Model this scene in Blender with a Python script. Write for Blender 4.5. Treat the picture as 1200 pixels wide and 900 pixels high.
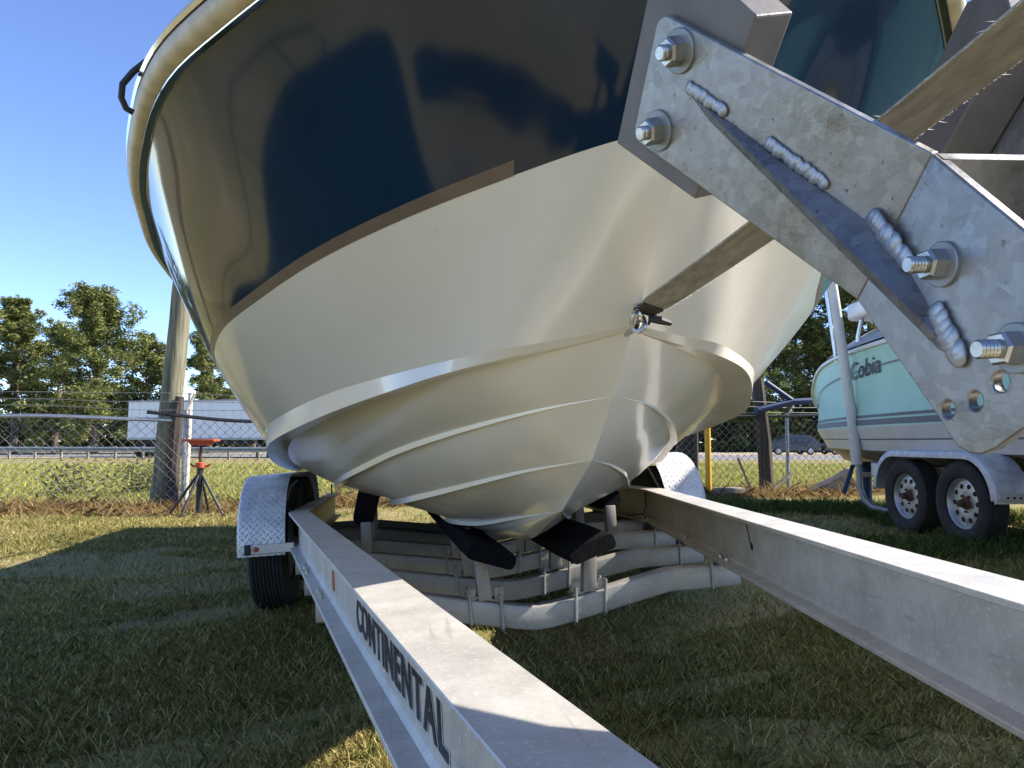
import bpy, bmesh, math, random
import numpy as np
from mathutils import Vector, Matrix, Quaternion

random.seed(7); RNG = np.random.default_rng(7)
for o in list(bpy.data.objects): bpy.data.objects.remove(o)
SC = bpy.context.scene
COL = SC.collection
PI = math.pi

# ------------------------------------------------------------------ camera, sky, sun, exposure
CAM_H = 0.88
cam_d = bpy.data.cameras.new('camera'); cam = bpy.data.objects.new('camera', cam_d); COL.objects.link(cam)
cam.location = (0, 0, CAM_H); cam.rotation_euler = (math.radians(90 + 4.57), 0, 0)
cam_d.sensor_width = 36.0; cam_d.lens = 36.0 * 850 / 1200
cam_d.clip_start = 0.02; cam_d.clip_end = 3000
SC.camera = cam
SUN_AZ, SUN_EL = math.radians(84.5), math.radians(38.5)      # azimuth from +Y towards +X
wd = bpy.data.worlds.new('World'); SC.world = wd; wd.use_nodes = True
wn = wd.node_tree; bg = wn.nodes['Background']
sky = wn.nodes.new('ShaderNodeTexSky'); sky.sky_type = 'NISHITA'; sky.sun_disc = False
sky.sun_elevation = SUN_EL; sky.sun_rotation = SUN_AZ
sky.air_density = 0.75; sky.dust_density = 0.0; sky.ozone_density = 3.6; sky.altitude = 600
hs = wn.nodes.new('ShaderNodeHueSaturation'); hs.inputs['Saturation'].default_value = 1.03; hs.inputs['Hue'].default_value = .508
wn.links.new(sky.outputs[0], hs.inputs['Color']); wn.links.new(hs.outputs[0], bg.inputs[0]); bg.inputs[1].default_value = 0.145
sd = bpy.data.lights.new('sun', 'SUN'); sd.energy = 5.0; sd.angle = math.radians(0.53); sd.color = (1.0, 0.92, 0.79)
sun = bpy.data.objects.new('sun', sd); COL.objects.link(sun)
to_sun = Vector((math.sin(SUN_AZ)*math.cos(SUN_EL), math.cos(SUN_AZ)*math.cos(SUN_EL), math.sin(SUN_EL)))
sun.rotation_euler = to_sun.to_track_quat('Z', 'Y').to_euler(); sun.location = (6, 2, 9)
SC.view_settings.view_transform = 'Standard'; SC.view_settings.look = 'None'
SC.view_settings.exposure = 1.25; SC.view_settings.gamma = 1.0
SC.view_settings.use_curve_mapping = False

# ------------------------------------------------------------------ helpers
def tag(o, label=None, cat=None, group=None, kind=None):
    if label: o['label'] = label
    if cat: o['category'] = cat
    if group: o['group'] = group
    if kind: o['kind'] = kind
    return o

def empty(name, loc=(0, 0, 0), rz=0, matrix=None):
    o = bpy.data.objects.new(name, None); COL.objects.link(o); o.empty_display_size = .1
    if matrix is not None: o.matrix_world = matrix
    else: o.location = loc; o.rotation_euler = (0, 0, rz)
    return o

def link(name, me, mat, parent=None):
    o = bpy.data.objects.new(name, me); COL.objects.link(o)
    if mat is not None:
        for m in (mat if isinstance(mat, (list, tuple)) else [mat]): me.materials.append(m)
    if parent is not None: o.parent = parent
    return o

def copy_tree(o, parent=None):
    c = o.copy(); COL.objects.link(c)
    if parent is not None: c.parent = parent
    for ch in list(o.children): copy_tree(ch, c)
    return c

def V(*a): return Vector(a)

class MB:
    def __init__(s): s.v = []; s.f = []; s.m = []
    def add(s, vs, fs, mi=0):
        n = len(s.v); s.v += [tuple(p) for p in vs]
        for f in fs: s.f.append([i + n for i in f]); s.m.append(mi)
        return s
    def box(s, c, d, mat=None, bev=0.0, mi=0):
        x, y, z = d[0]/2, d[1]/2, d[2]/2; b = min(bev, x*.49, y*.49, z*.49)
        if b <= 0:
            vs = [V(sx*x, sy*y, sz*z) for sx in (-1, 1) for sy in (-1, 1) for sz in (-1, 1)]
            fs = [(0,1,3,2),(4,6,7,5),(0,4,5,1),(2,3,7,6),(0,2,6,4),(1,5,7,3)]
        else:
            bm = bmesh.new(); bmesh.ops.create_cube(bm, size=1)
            bmesh.ops.scale(bm, vec=d, verts=bm.verts)
            bmesh.ops.bevel(bm, geom=bm.edges[:], offset=b, segments=2, affect='EDGES', profile=.5)
            bm.verts.index_update(); vs = [v.co.copy() for v in bm.verts]; fs = [[v.index for v in f.verts] for f in bm.faces]; bm.free()
        if mat is not None: vs = [mat @ v for v in vs]
        c = Vector(c); return s.add([v + c for v in vs], fs, mi)
    def bar(s, p0, p1, w, h, up=(0, 0, 1), bev=0.0, mi=0):
        p0, p1 = Vector(p0), Vector(p1); d = (p1 - p0); L = d.length; d.normalize()
        sx = d.cross(Vector(up)).normalized(); sz = sx.cross(d)
        m = Matrix((sx, d, sz)).transposed()
        return s.box((p0 + p1)/2, (w, L, h), m, bev, mi)
    def tube(s, path, r, n=8, cap=True, mi=0):
        path = [Vector(p) for p in path]; k = len(path)
        rs = r if isinstance(r, (list, tuple)) else [r]*k
        vs = []; up = None
        for i, p in enumerate(path):
            t = (path[min(i+1, k-1)] - path[max(i-1, 0)]).normalized()
            if up is None:
                a = V(0, 0, 1) if abs(t.z) < .9 else V(1, 0, 0)
                up = (a - t*a.dot(t)).normalized()
            else: up = (up - t*up.dot(t)).normalized()
            sd_ = t.cross(up)
            for j in range(n):
                a = 2*PI*j/n; vs.append(p + (up*math.cos(a) + sd_*math.sin(a))*rs[i])
        fs = [(i*n+j, i*n+(j+1) % n, (i+1)*n+(j+1) % n, (i+1)*n+j) for i in range(k-1) for j in range(n)]
        if cap: fs += [list(range(n))[::-1], [(k-1)*n+j for j in range(n)]]
        return s.add(vs, fs, mi)
    def lathe(s, prof, origin, axis, n=32, mi=0, closed=False):
        axis = Vector(axis).normalized(); a = V(0, 0, 1) if abs(axis.z) < .9 else V(1, 0, 0)
        u = axis.cross(a).normalized(); w = axis.cross(u); o = Vector(origin); k = len(prof); vs = []
        for (r, h) in prof:
            for j in range(n):
                t = 2*PI*j/n; vs.append(o + axis*h + (u*math.cos(t) + w*math.sin(t))*r)
        fs = [(i*n+j, i*n+(j+1) % n, (i+1)*n+(j+1) % n, (i+1)*n+j) for i in range(k-1) for j in range(n)]
        if closed: fs += [((k-1)*n+j, (k-1)*n+(j+1) % n, (j+1) % n, j) for j in range(n)]
        return s.add(vs, fs, mi)
    def prism(s, poly, off, mi=0):
        poly = [Vector(p) for p in poly]; off = Vector(off); n = len(poly)
        return s.add(poly + [p + off for p in poly], [list(range(n))[::-1], list(range(n, 2*n))] + [(i, (i+1) % n, n+(i+1) % n, n+i) for i in range(n)], mi)
    def build(s, name, mat, parent=None, smooth=35, fix=True, uv=None):
        me = bpy.data.meshes.new(name); me.from_pydata(s.v, [], s.f); 
        if any(s.m): me.polygons.foreach_set('material_index', s.m)
        if fix:
            bm = bmesh.new(); bm.from_mesh(me); bmesh.ops.recalc_face_normals(bm, faces=bm.faces); bm.to_mesh(me); bm.free()
        if smooth:
            me.polygons.foreach_set('use_smooth', [True]*len(me.polygons)); me.set_sharp_from_angle(angle=math.radians(smooth))
        me.update()
        return link(name, me, mat, parent)

def crom(pts, n, pw=1.0, us=None):
    """Catmull-Rom through pts, n samples by chord length, denser at the start for pw>1"""
    P = np.array(pts, float); d = np.linalg.norm(np.diff(P, axis=0), axis=1)**.5
    t = np.concatenate([[0], np.cumsum(d)]); t /= t[-1]
    m = np.zeros_like(P)
    for i in range(len(P)):
        if i == 0: m[i] = (P[1]-P[0])/(t[1]-t[0])
        elif i == len(P)-1: m[i] = (P[-1]-P[-2])/(t[-1]-t[-2])
        else:
            a = (P[i]-P[i-1])/(t[i]-t[i-1]); b = (P[i+1]-P[i])/(t[i+1]-t[i]); h0 = t[i]-t[i-1]; h1 = t[i+1]-t[i]
            m[i] = (a*h1 + b*h0)/(h0+h1)
    # arc-length lookup
    def ev(u):
        k = np.clip(np.searchsorted(t, u, side='right')-1, 0, len(P)-2); h = (t[k+1]-t[k]); x = ((u-t[k])/h)[:, None]; h = h[:, None]
        return (2*x**3-3*x**2+1)*P[k] + (x**3-2*x**2+x)*h*m[k] + (-2*x**3+3*x**2)*P[k+1] + (x**3-x**2)*h*m[k+1]
    uu = np.linspace(0, 1, 2000); E_ = ev(uu); s = np.concatenate([[0], np.cumsum(np.linalg.norm(np.diff(E_, axis=0), axis=1))]); 
    if us is None: us = np.linspace(0, 1, n)**pw
    return ev(np.interp(us*s[-1], s, uu))

# ------------------------------------------------------------------ materials
def nmat(name):
    m = bpy.data.materials.new(name); m.use_nodes = True; nt = m.node_tree; return m, nt, nt.nodes['Principled BSDF']
def node(nt, t, **k):
    n = nt.nodes.new(t)
    for a, b in k.items(): setattr(n, a, b)
    return n
def mat(name, col, rough=.5, metal=0, coat=0, coat_r=.05, var=.12, scale=12, bump=0, bscale=60, spec=.5, col2=None, rvar=.0, sub=0, detail=6):
    m, nt, p = nmat(name); L = nt.links.new
    tc = node(nt, 'ShaderNodeTexCoord')
    no = node(nt, 'ShaderNodeTexNoise'); no.inputs['Scale'].default_value = scale; no.inputs['Detail'].default_value = detail
    L(tc.outputs['Object'], no.inputs['Vector'])
    r = node(nt, 'ShaderNodeValToRGB'); r.color_ramp.elements[0].position = .35; r.color_ramp.elements[1].position = .68
    c2 = col2 if col2 else tuple(min(1, c*(1+var)) for c in col)
    c1 = col if col2 else tuple(c*(1-var) for c in col)
    r.color_ramp.elements[0].color = (*c1, 1); r.color_ramp.elements[1].color = (*c2, 1)
    L(no.outputs['Fac'], r.inputs['Fac']); L(r.outputs['Color'], p.inputs['Base Color'])
    p.inputs['Roughness'].default_value = rough; p.inputs['Metallic'].default_value = metal
    p.inputs['Specular IOR Level'].default_value = spec
    if rvar:
        mr = node(nt, 'ShaderNodeMapRange'); mr.inputs['To Min'].default_value = max(0, rough-rvar); mr.inputs['To Max'].default_value = rough+rvar
        L(no.outputs['Fac'], mr.inputs['Value']); L(mr.outputs[0], p.inputs['Roughness'])
    if coat: p.inputs['Coat Weight'].default_value = coat; p.inputs['Coat Roughness'].default_value = coat_r
    if bump:
        nb = node(nt, 'ShaderNodeTexNoise'); nb.inputs['Scale'].default_value = bscale; nb.inputs['Detail'].default_value = 5
        L(tc.outputs['Object'], nb.inputs['Vector'])
        b = node(nt, 'ShaderNodeBump'); b.inputs['Strength'].default_value = bump; b.inputs['Distance'].default_value = .01
        L(nb.outputs['Fac'], b.inputs['Height']); L(b.outputs[0], p.inputs['Normal'])
    return m

M = {}
def cream_mat():
    m = mat('cream_gelcoat', (.735, .69, .60), .20, 0, .35, .06, var=.03, scale=3, rvar=.05, bump=.008, bscale=5)
    nt = m.node_tree; L = nt.links.new; p = nt.nodes['Principled BSDF']; src = p.inputs['Base Color'].links[0].from_socket
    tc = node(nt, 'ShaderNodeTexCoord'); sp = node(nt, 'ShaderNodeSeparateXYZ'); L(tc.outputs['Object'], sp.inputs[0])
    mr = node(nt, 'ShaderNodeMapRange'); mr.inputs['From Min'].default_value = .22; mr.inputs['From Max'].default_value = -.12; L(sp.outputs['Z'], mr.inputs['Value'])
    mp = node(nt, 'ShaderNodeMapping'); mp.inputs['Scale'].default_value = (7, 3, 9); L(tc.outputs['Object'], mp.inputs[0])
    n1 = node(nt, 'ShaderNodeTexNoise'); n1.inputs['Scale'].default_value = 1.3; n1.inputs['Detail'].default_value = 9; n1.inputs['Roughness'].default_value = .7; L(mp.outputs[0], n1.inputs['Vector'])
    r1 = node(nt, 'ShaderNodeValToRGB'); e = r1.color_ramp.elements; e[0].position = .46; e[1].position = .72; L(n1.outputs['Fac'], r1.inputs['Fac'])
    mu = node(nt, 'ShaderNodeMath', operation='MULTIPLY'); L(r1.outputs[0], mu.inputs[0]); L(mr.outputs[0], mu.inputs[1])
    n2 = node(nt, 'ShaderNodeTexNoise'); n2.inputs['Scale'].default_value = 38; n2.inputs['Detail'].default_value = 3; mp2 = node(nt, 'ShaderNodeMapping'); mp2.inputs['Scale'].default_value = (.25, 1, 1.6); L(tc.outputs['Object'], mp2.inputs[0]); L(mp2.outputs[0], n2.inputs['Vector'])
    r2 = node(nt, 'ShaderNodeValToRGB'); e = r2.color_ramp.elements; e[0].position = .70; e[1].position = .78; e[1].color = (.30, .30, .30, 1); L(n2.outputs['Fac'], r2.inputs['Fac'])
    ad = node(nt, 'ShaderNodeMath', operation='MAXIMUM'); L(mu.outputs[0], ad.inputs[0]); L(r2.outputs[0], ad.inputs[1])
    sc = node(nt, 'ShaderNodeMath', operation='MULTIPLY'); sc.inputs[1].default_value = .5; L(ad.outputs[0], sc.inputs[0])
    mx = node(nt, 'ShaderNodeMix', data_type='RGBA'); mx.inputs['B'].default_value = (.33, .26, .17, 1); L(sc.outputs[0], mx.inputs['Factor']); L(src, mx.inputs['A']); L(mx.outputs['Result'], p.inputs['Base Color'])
    return m
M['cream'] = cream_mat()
M['navy'] = mat('navy_gelcoat', (.0035, .020, .052), .09, 0, .3, .04, var=.25, scale=2, bump=.012, bscale=4)
M['tape'] = mat('brown_boot_stripe', (.16, .12, .09), .35, var=.1)
M['rub'] = mat('beige_rubber_rail', (.56, .48, .34), .45, var=.14, scale=25, bump=.08, bscale=120)
M['steel'] = mat('polished_steel', (.62, .62, .62), .16, 1, var=.06, scale=30)
M['white'] = mat('white_gelcoat', (.74, .73, .69), .2, 0, .4, var=.03)
M['black_rubber'] = mat('black_rubber', (.013, .013, .014), .6, var=.25, scale=30, bump=.15, bscale=90)
M['carpet'] = mat('black_carpet', (.011, .011, .013), .95, var=.5, scale=90, bump=.8, bscale=420, spec=.1)
M['pad'] = mat('grey_rubber_pad', (.15, .135, .125), .5, var=.12, scale=20, bump=.06, bscale=150)
def alu(name, base, rough, metal=.75, speck=1.0, grain=True):
    m, nt, p = nmat(name); L = nt.links.new; tc = node(nt, 'ShaderNodeTexCoord')
    n1 = node(nt, 'ShaderNodeTexNoise'); n1.inputs['Scale'].default_value = 9; n1.inputs['Detail'].default_value = 9; n1.inputs['Roughness'].default_value = .7
    n2 = node(nt, 'ShaderNodeTexNoise'); n2.inputs['Scale'].default_value = 140; n2.inputs['Detail'].default_value = 4
    n3 = node(nt, 'ShaderNodeTexNoise'); n3.inputs['Scale'].default_value = 2.2; n3.inputs['Detail'].default_value = 4
    for n in (n1, n2, n3): L(tc.outputs['Object'], n.inputs['Vector'])
    r1 = node(nt, 'ShaderNodeValToRGB'); e = r1.color_ramp.elements; e[0].position = .3; e[1].position = .72
    e[0].color = (*[c*.74 for c in base], 1); e[1].color = (*[min(1, c*1.15) for c in base], 1)
    L(n1.outputs['Fac'], r1.inputs['Fac'])
    r2 = node(nt, 'ShaderNodeValToRGB'); e = r2.color_ramp.elements; e[0].position = .58; e[1].position = .70
    e[0].color = (0, 0, 0, 1); e[1].color = (.55*speck, .55*speck, .55*speck, 1); L(n2.outputs['Fac'], r2.inputs['Fac'])
    mx = node(nt, 'ShaderNodeMix', data_type='RGBA'); mx.inputs['B'].default_value = (.8, .8, .78, 1)
    L(r2.outputs['Color'], mx.inputs['Factor']); L(r1.outputs['Color'], mx.inputs['A'])
    r3 = node(nt, 'ShaderNodeValToRGB'); e = r3.color_ramp.elements; e[0].position = .58; e[1].position = .75
    e[0].color = (0, 0, 0, 1); e[1].color = (.35, .35, .35, 1); L(n3.outputs['Fac'], r3.inputs['Fac'])
    mx2 = node(nt, 'ShaderNodeMix', data_type='RGBA'); mx2.inputs['B'].default_value = (.30, .25, .18, 1)
    L(r3.outputs['Color'], mx2.inputs['Factor']); L(mx.outputs['Result'], mx2.inputs['A']); L(mx2.outputs['Result'], p.inputs['Base Color'])
    mp = node(nt, 'ShaderNodeMapping'); mp.inputs['Scale'].default_value = (70, 3.0, 70); mp.inputs['Rotation'].default_value = (0, 0, .18); L(tc.outputs['Object'], mp.inputs[0])
    n4 = node(nt, 'ShaderNodeTexNoise'); n4.inputs['Scale'].default_value = 1; n4.inputs['Detail'].default_value = 5; L(mp.outputs[0], n4.inputs['Vector'])
    r4 = node(nt, 'ShaderNodeValToRGB'); e = r4.color_ramp.elements; e[0].position = .63; e[1].position = .70; e[0].color = (0, 0, 0, 1); e[1].color = (.4, .4, .4, 1); L(n4.outputs['Fac'], r4.inputs['Fac'])
    mx3 = node(nt, 'ShaderNodeMix', data_type='RGBA'); mx3.inputs['B'].default_value = (*[c*.5 for c in base], 1); L(r4.outputs[0], mx3.inputs['Factor']); L(mx2.outputs['Result'], mx3.inputs['A']); L(mx3.outputs['Result'], p.inputs['Base Color'])
    p.inputs['Metallic'].default_value = metal
    mr = node(nt, 'ShaderNodeMapRange'); mr.inputs['To Min'].default_value = rough-.1; mr.inputs['To Max'].default_value = rough+.12
    L(n1.outputs['Fac'], mr.inputs['Value']); L(mr.outputs[0], p.inputs['Roughness'])
    b = node(nt, 'ShaderNodeBump'); b.inputs['Strength'].default_value = .12; b.inputs['Distance'].default_value = .003
    L(n2.outputs['Fac'], b.inputs['Height']); L(b.outputs[0], p.inputs['Normal'])
    return m
M['alu'] = alu('mill_aluminium', (.60, .57, .52), .5, .4)
def galv_mat(name, base):
    m, nt, p = nmat(name); L = nt.links.new; tc = node(nt, 'ShaderNodeTexCoord')
    def nz(sc, det, vec=None, rough=.6):
        n = node(nt, 'ShaderNodeTexNoise'); n.inputs['Scale'].default_value = sc; n.inputs['Detail'].default_value = det; n.inputs['Roughness'].default_value = rough
        L(vec or tc.outputs['Object'], n.inputs['Vector']); return n.outputs['Fac']
    def rp(f, p0, p1, c0, c1):
        r = node(nt, 'ShaderNodeValToRGB'); e = r.color_ramp.elements; e[0].position = p0; e[1].position = p1; e[0].color = (*c0, 1); e[1].color = (*c1, 1); L(f, r.inputs['Fac']); return r.outputs[0]
    def mx(f, a, b_):
        n = node(nt, 'ShaderNodeMix', data_type='RGBA'); L(f, n.inputs['Factor']); L(a, n.inputs['A'])
        if isinstance(b_, tuple): n.inputs['B'].default_value = (*b_, 1)
        else: L(b_, n.inputs['B'])
        return n.outputs['Result']
    mp = node(nt, 'ShaderNodeMapping'); mp.inputs['Scale'].default_value = (30, 9, 60); mp.inputs['Rotation'].default_value = (.86, 0, 0); L(tc.outputs['Object'], mp.inputs[0])
    big = nz(13, 7, rough=.65); c = rp(big, .32, .70, tuple(x*.66 for x in base), tuple(x*1.25 for x in base))
    vo = node(nt, 'ShaderNodeTexVoronoi'); vo.inputs['Scale'].default_value = 95; L(tc.outputs['Object'], vo.inputs['Vector'])
    sp = node(nt, 'ShaderNodeSeparateColor'); L(vo.outputs['Color'], sp.inputs[0]); c = mx(rp(sp.outputs[0], 0, 1, (0, 0, 0), (.16, .16, .16)), c, (.75, .76, .78))
    c = mx(rp(nz(1, 8, mp.outputs[0], .7), .60, .70, (0, 0, 0), (.5, .5, .5)), c, tuple(x*.45 for x in base))
    c = mx(rp(nz(75, 4), .66, .70, (0, 0, 0), (.75, .75, .75)), c, (.09, .075, .06))
    c = mx(rp(nz(7, 6), .60, .74, (0, 0, 0), (.55, .55, .55)), c, (.36, .30, .22))
    L(c, p.inputs['Base Color']); p.inputs['Metallic'].default_value = .72
    mr = node(nt, 'ShaderNodeMapRange'); mr.inputs['From Min'].default_value = .3; mr.inputs['From Max'].default_value = .7; mr.inputs['To Min'].default_value = .30; mr.inputs['To Max'].default_value = .56; L(big, mr.inputs['Value']); L(mr.outputs[0], p.inputs['Roughness'])
    b = node(nt, 'ShaderNodeBump'); b.inputs['Strength'].default_value = .25; b.inputs['Distance'].default_value = .003; L(nz(60, 6), b.inputs['Height']); L(b.outputs[0], p.inputs['Normal'])
    return m
M['galv'] = galv_mat('galvanised_plate', (.29, .285, .275)); M['gusset'] = galv_mat('gusset_plate_navy_reflection', (.17, .18, .20))  # gusset copy: weathered darker, with the navy hull's reflection put into its colour
M['alu_dull'] = alu('dull_aluminium', (.40, .38, .35), .52, .45, speck=.3)
M['weld'] = alu('weld_metal', (.42, .43, .45), .45, .8, speck=.25)
M['zinc'] = mat('zinc_bolt', (.50, .49, .465), .34, .95, var=.2, scale=60)
M['rust'] = mat('rusty_steel', (.10, .05, .028), .8, .2, var=.4, scale=40, bump=.4)
M['letter'] = mat('black_lettering', (.022, .02, .026), .45, var=.2)
M['inline'] = mat('white_letter_edge', (.55, .54, .50), .5, var=.1)
M['orange'] = mat('orange_reflector', (.42, .10, .015), .3, var=.2)
def strap_mat():
    m, nt, p = nmat('weathered_webbing'); L = nt.links.new; tc = node(nt, 'ShaderNodeTexCoord')
    mp = node(nt, 'ShaderNodeMapping'); mp.inputs['Scale'].default_value = (60, 12, 12); L(tc.outputs['Object'], mp.inputs[0])
    n1 = node(nt, 'ShaderNodeTexNoise'); n1.inputs['Scale'].default_value = 2; n1.inputs['Detail'].default_value = 8; L(mp.outputs[0], n1.inputs['Vector'])
    r = node(nt, 'ShaderNodeValToRGB'); e = r.color_ramp.elements; e[0].position = .3; e[1].position = .72
    e[0].color = (.22, .20, .165, 1); e[1].color = (.38, .35, .30, 1); L(n1.outputs['Fac'], r.inputs['Fac']); L(r.outputs[0], p.inputs['Base Color'])
    w = node(nt, 'ShaderNodeTexWave'); w.inputs['Scale'].default_value = 160; w.bands_direction = 'Y'; L(tc.outputs['Object'], w.inputs['Vector'])
    b = node(nt, 'ShaderNodeBump'); b.inputs['Strength'].default_value = .5; b.inputs['Distance'].default_value = .001; L(w.outputs['Fac'], b.inputs['Height']); L(b.outputs[0], p.inputs['Normal'])
    p.inputs['Roughness'].default_value = .9; return m
M['strap'] = strap_mat()
M['fray'] = mat('frayed_white_thread', (.62, .59, .52), .9, var=.1)
def diamond(name, base, cell=.024, metal=.7, rough=.38):
    m, nt, p = nmat(name); L = nt.links.new
    uv = node(nt, 'ShaderNodeUVMap'); 
    sc = node(nt, 'ShaderNodeVectorMath', operation='SCALE'); sc.inputs['Scale'].default_value = 1/cell; L(uv.outputs[0], sc.inputs[0])
    ro = node(nt, 'ShaderNodeMapping'); ro.inputs['Rotation'].default_value = (0, 0, PI/4); L(sc.outputs[0], ro.inputs[0])
    fl = node(nt, 'ShaderNodeVectorMath', operation='FLOOR'); L(ro.outputs[0], fl.inputs[0])
    fr = node(nt, 'ShaderNodeVectorMath', operation='FRACTION'); L(ro.outputs[0], fr.inputs[0])
    sb = node(nt, 'ShaderNodeVectorMath', operation='SUBTRACT'); sb.inputs[1].default_value = (.5, .5, .5); L(fr.outputs[0], sb.inputs[0])
    sf = node(nt, 'ShaderNodeSeparateXYZ'); L(fl.outputs[0], sf.inputs[0]); ss = node(nt, 'ShaderNodeSeparateXYZ'); L(sb.outputs[0], ss.inputs[0])
    def mth(op, a, b=None):
        n = node(nt, 'ShaderNodeMath', operation=op)
        for i, x in enumerate((a, b)):
            if x is None: continue
            if isinstance(x, (int, float)): n.inputs[i].default_value = x
            else: L(x, n.inputs[i])
        return n.outputs[0]
    par = mth('FLOORED_MODULO', mth('ADD', sf.outputs[0], sf.outputs[1]), 2.0)
    ax, ay = mth('ABSOLUTE', ss.outputs[0]), mth('ABSOLUTE', ss.outputs[1])
    e1 = mth('ADD', mth('POWER', mth('DIVIDE', ax, .52), 2.0), mth('POWER', mth('DIVIDE', ay, .15), 2.0))
    e2 = mth('ADD', mth('POWER', mth('DIVIDE', ay, .52), 2.0), mth('POWER', mth('DIVIDE', ax, .15), 2.0))
    mx = node(nt, 'ShaderNodeMix'); L(par, mx.inputs['Factor']); L(e1, mx.inputs['A']); L(e2, mx.inputs['B'])
    h = mth('MAXIMUM', mth('SUBTRACT', 1.0, mx.outputs['Result']), 0.0)
    b = node(nt, 'ShaderNodeBump'); b.inputs['Strength'].default_value = 1.0; b.inputs['Distance'].default_value = .004; L(h, b.inputs['Height']); L(b.outputs[0], p.inputs['Normal'])
    tc = node(nt, 'ShaderNodeTexCoord'); n1 = node(nt, 'ShaderNodeTexNoise'); n1.inputs['Scale'].default_value = 14; n1.inputs['Detail'].default_value = 6; L(tc.outputs['Object'], n1.inputs['Vector'])
    r = node(nt, 'ShaderNodeValToRGB'); e = r.color_ramp.elements; e[0].position = .3; e[1].position = .7
    e[0].color = (*[c*.78 for c in base], 1); e[1].color = (*[c*1.12 for c in base], 1); L(n1.outputs['Fac'], r.inputs['Fac']); L(r.outputs[0], p.inputs['Base Color'])
    p.inputs['Metallic'].default_value = metal; p.inputs['Roughness'].default_value = rough
    return m
M['diamond'] = diamond('diamond_plate', (.58, .58, .59), rough=.48, metal=.6)
M['mint'] = mat('mint_gelcoat', (.37, .60, .455), .45, 0, .08, .3, var=.04, scale=3)
M['mint_cream'] = mat('aged_cream_gelcoat', (.60, .57, .49), .35, 0, .2, .2, var=.06, scale=4)
M['mint_dark'] = mat('grey_boot_stripe', (.10, .115, .13), .4, var=.1)
M['tan_bottom'] = mat('tan_hull_bottom', (.33, .27, .20), .55, var=.2, scale=6)  # tan bottom colour, varying at random
M['canvas'] = mat('grey_canvas', (.36, .36, .37), .9, var=.12, scale=8, bump=.3, bscale=14)
M['hardtop'] = mat('white_hardtop', (.72, .73, .75), .35, var=.04)
M['pvc'] = mat('white_pvc', (.62, .58, .50), .45, var=.07, scale=9)
M['tube_al'] = mat('aluminium_tube', (.55, .57, .6), .28, .9, var=.08)
M['wheel_al'] = alu('wheel_metal', (.55, .54, .52), .4, .8)
M['hole'] = mat('hole_shade', (.012, .011, .01), .9, var=.3)  # near-black colour for discs that stand in for shade inside holes
M['blue'] = mat('blue_paint', (.012, .035, .10), .6, var=.25, scale=30)
M['yellow'] = mat('yellow_paint', (.62, .34, .02), .45, var=.12, scale=20)
M['red'] = mat('red_primer', (.42, .07, .025), .6, var=.2, scale=25)
M['dark_steel'] = mat('dark_painted_steel', (.028, .028, .03), .55, .3, var=.3, scale=20)
M['galv_post'] = mat('galvanised_pipe', (.30, .32, .33), .5, .6, var=.15, scale=20)
M['wire'] = mat('fence_wire', (.28, .28, .27), .5, .7, var=.2, scale=3)
M['concrete'] = mat('concrete', (.24, .22, .20), .9, var=.2, scale=15, bump=.4, bscale=60)
M['straw_sheet'] = mat('dark_metal_sheet', (.07, .055, .045), .7, var=.4, scale=6)
def wood(name, a, b, sc=(26, 26, 1.6)):
    m, nt, p = nmat(name); L = nt.links.new; tc = node(nt, 'ShaderNodeTexCoord'); mp = node(nt, 'ShaderNodeMapping'); mp.inputs['Scale'].default_value = sc
    L(tc.outputs['Object'], mp.inputs[0]); n1 = node(nt, 'ShaderNodeTexNoise'); n1.inputs['Scale'].default_value = 1; n1.inputs['Detail'].default_value = 8; L(mp.outputs[0], n1.inputs['Vector'])
    r = node(nt, 'ShaderNodeValToRGB'); e = r.color_ramp.elements; e[0].position = .33; e[1].position = .66; e[0].color = (*a, 1); e[1].color = (*b, 1)
    L(n1.outputs['Fac'], r.inputs['Fac']); L(r.outputs[0], p.inputs['Base Color']); p.inputs['Roughness'].default_value = .88
    bb = node(nt, 'ShaderNodeBump'); bb.inputs['Strength'].default_value = .7; bb.inputs['Distance'].default_value = .015; L(n1.outputs['Fac'], bb.inputs['Height']); L(bb.outputs[0], p.inputs['Normal'])
    return m
M['pole'] = wood('treated_pole', (.085, .085, .05), (.23, .205, .135))
M['oldwood'] = wood('old_dark_wood', (.025, .02, .016), (.085, .065, .05))
M['stake'] = wood('grey_stake_wood', (.16, .13, .10), (.32, .27, .21))
M['bark'] = wood('pine_bark', (.05, .035, .025), (.15, .11, .08), (8, 8, 2))
M['asphalt'] = mat('asphalt', (.17, .165, .16), .9, var=.1, scale=3, bump=.2, bscale=40)
M['paint_w'] = mat('white_road_paint', (.6, .6, .57), .7, var=.1)
M['shoulder'] = mat('sandy_shoulder', (.34, .28, .19), .95, var=.2, scale=2)
M['truck'] = mat('white_trailer_skin', (.62, .64, .67), .4, .1, var=.05, scale=1)
M['car_blue'] = mat('slate_car_paint', (.014, .018, .024), .45, .0, .15, var=.05)
M['car_black'] = mat('black_car_paint', (.012, .012, .014), .2, .2, .8, var=.1)
M['glass'] = mat('car_glass', (.02, .025, .03), .06, 0, .5, var=.1)
M['lamp'] = mat('tail_lamp', (.35, .02, .015), .3, var=.1)
M['chrome'] = mat('car_wheel', (.4, .4, .42), .3, .8, var=.1)
M['tyre'] = mat('tyre_rubber', (.02, .019, .018), .78, var=.3, scale=14, bump=.3, bscale=110)

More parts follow.
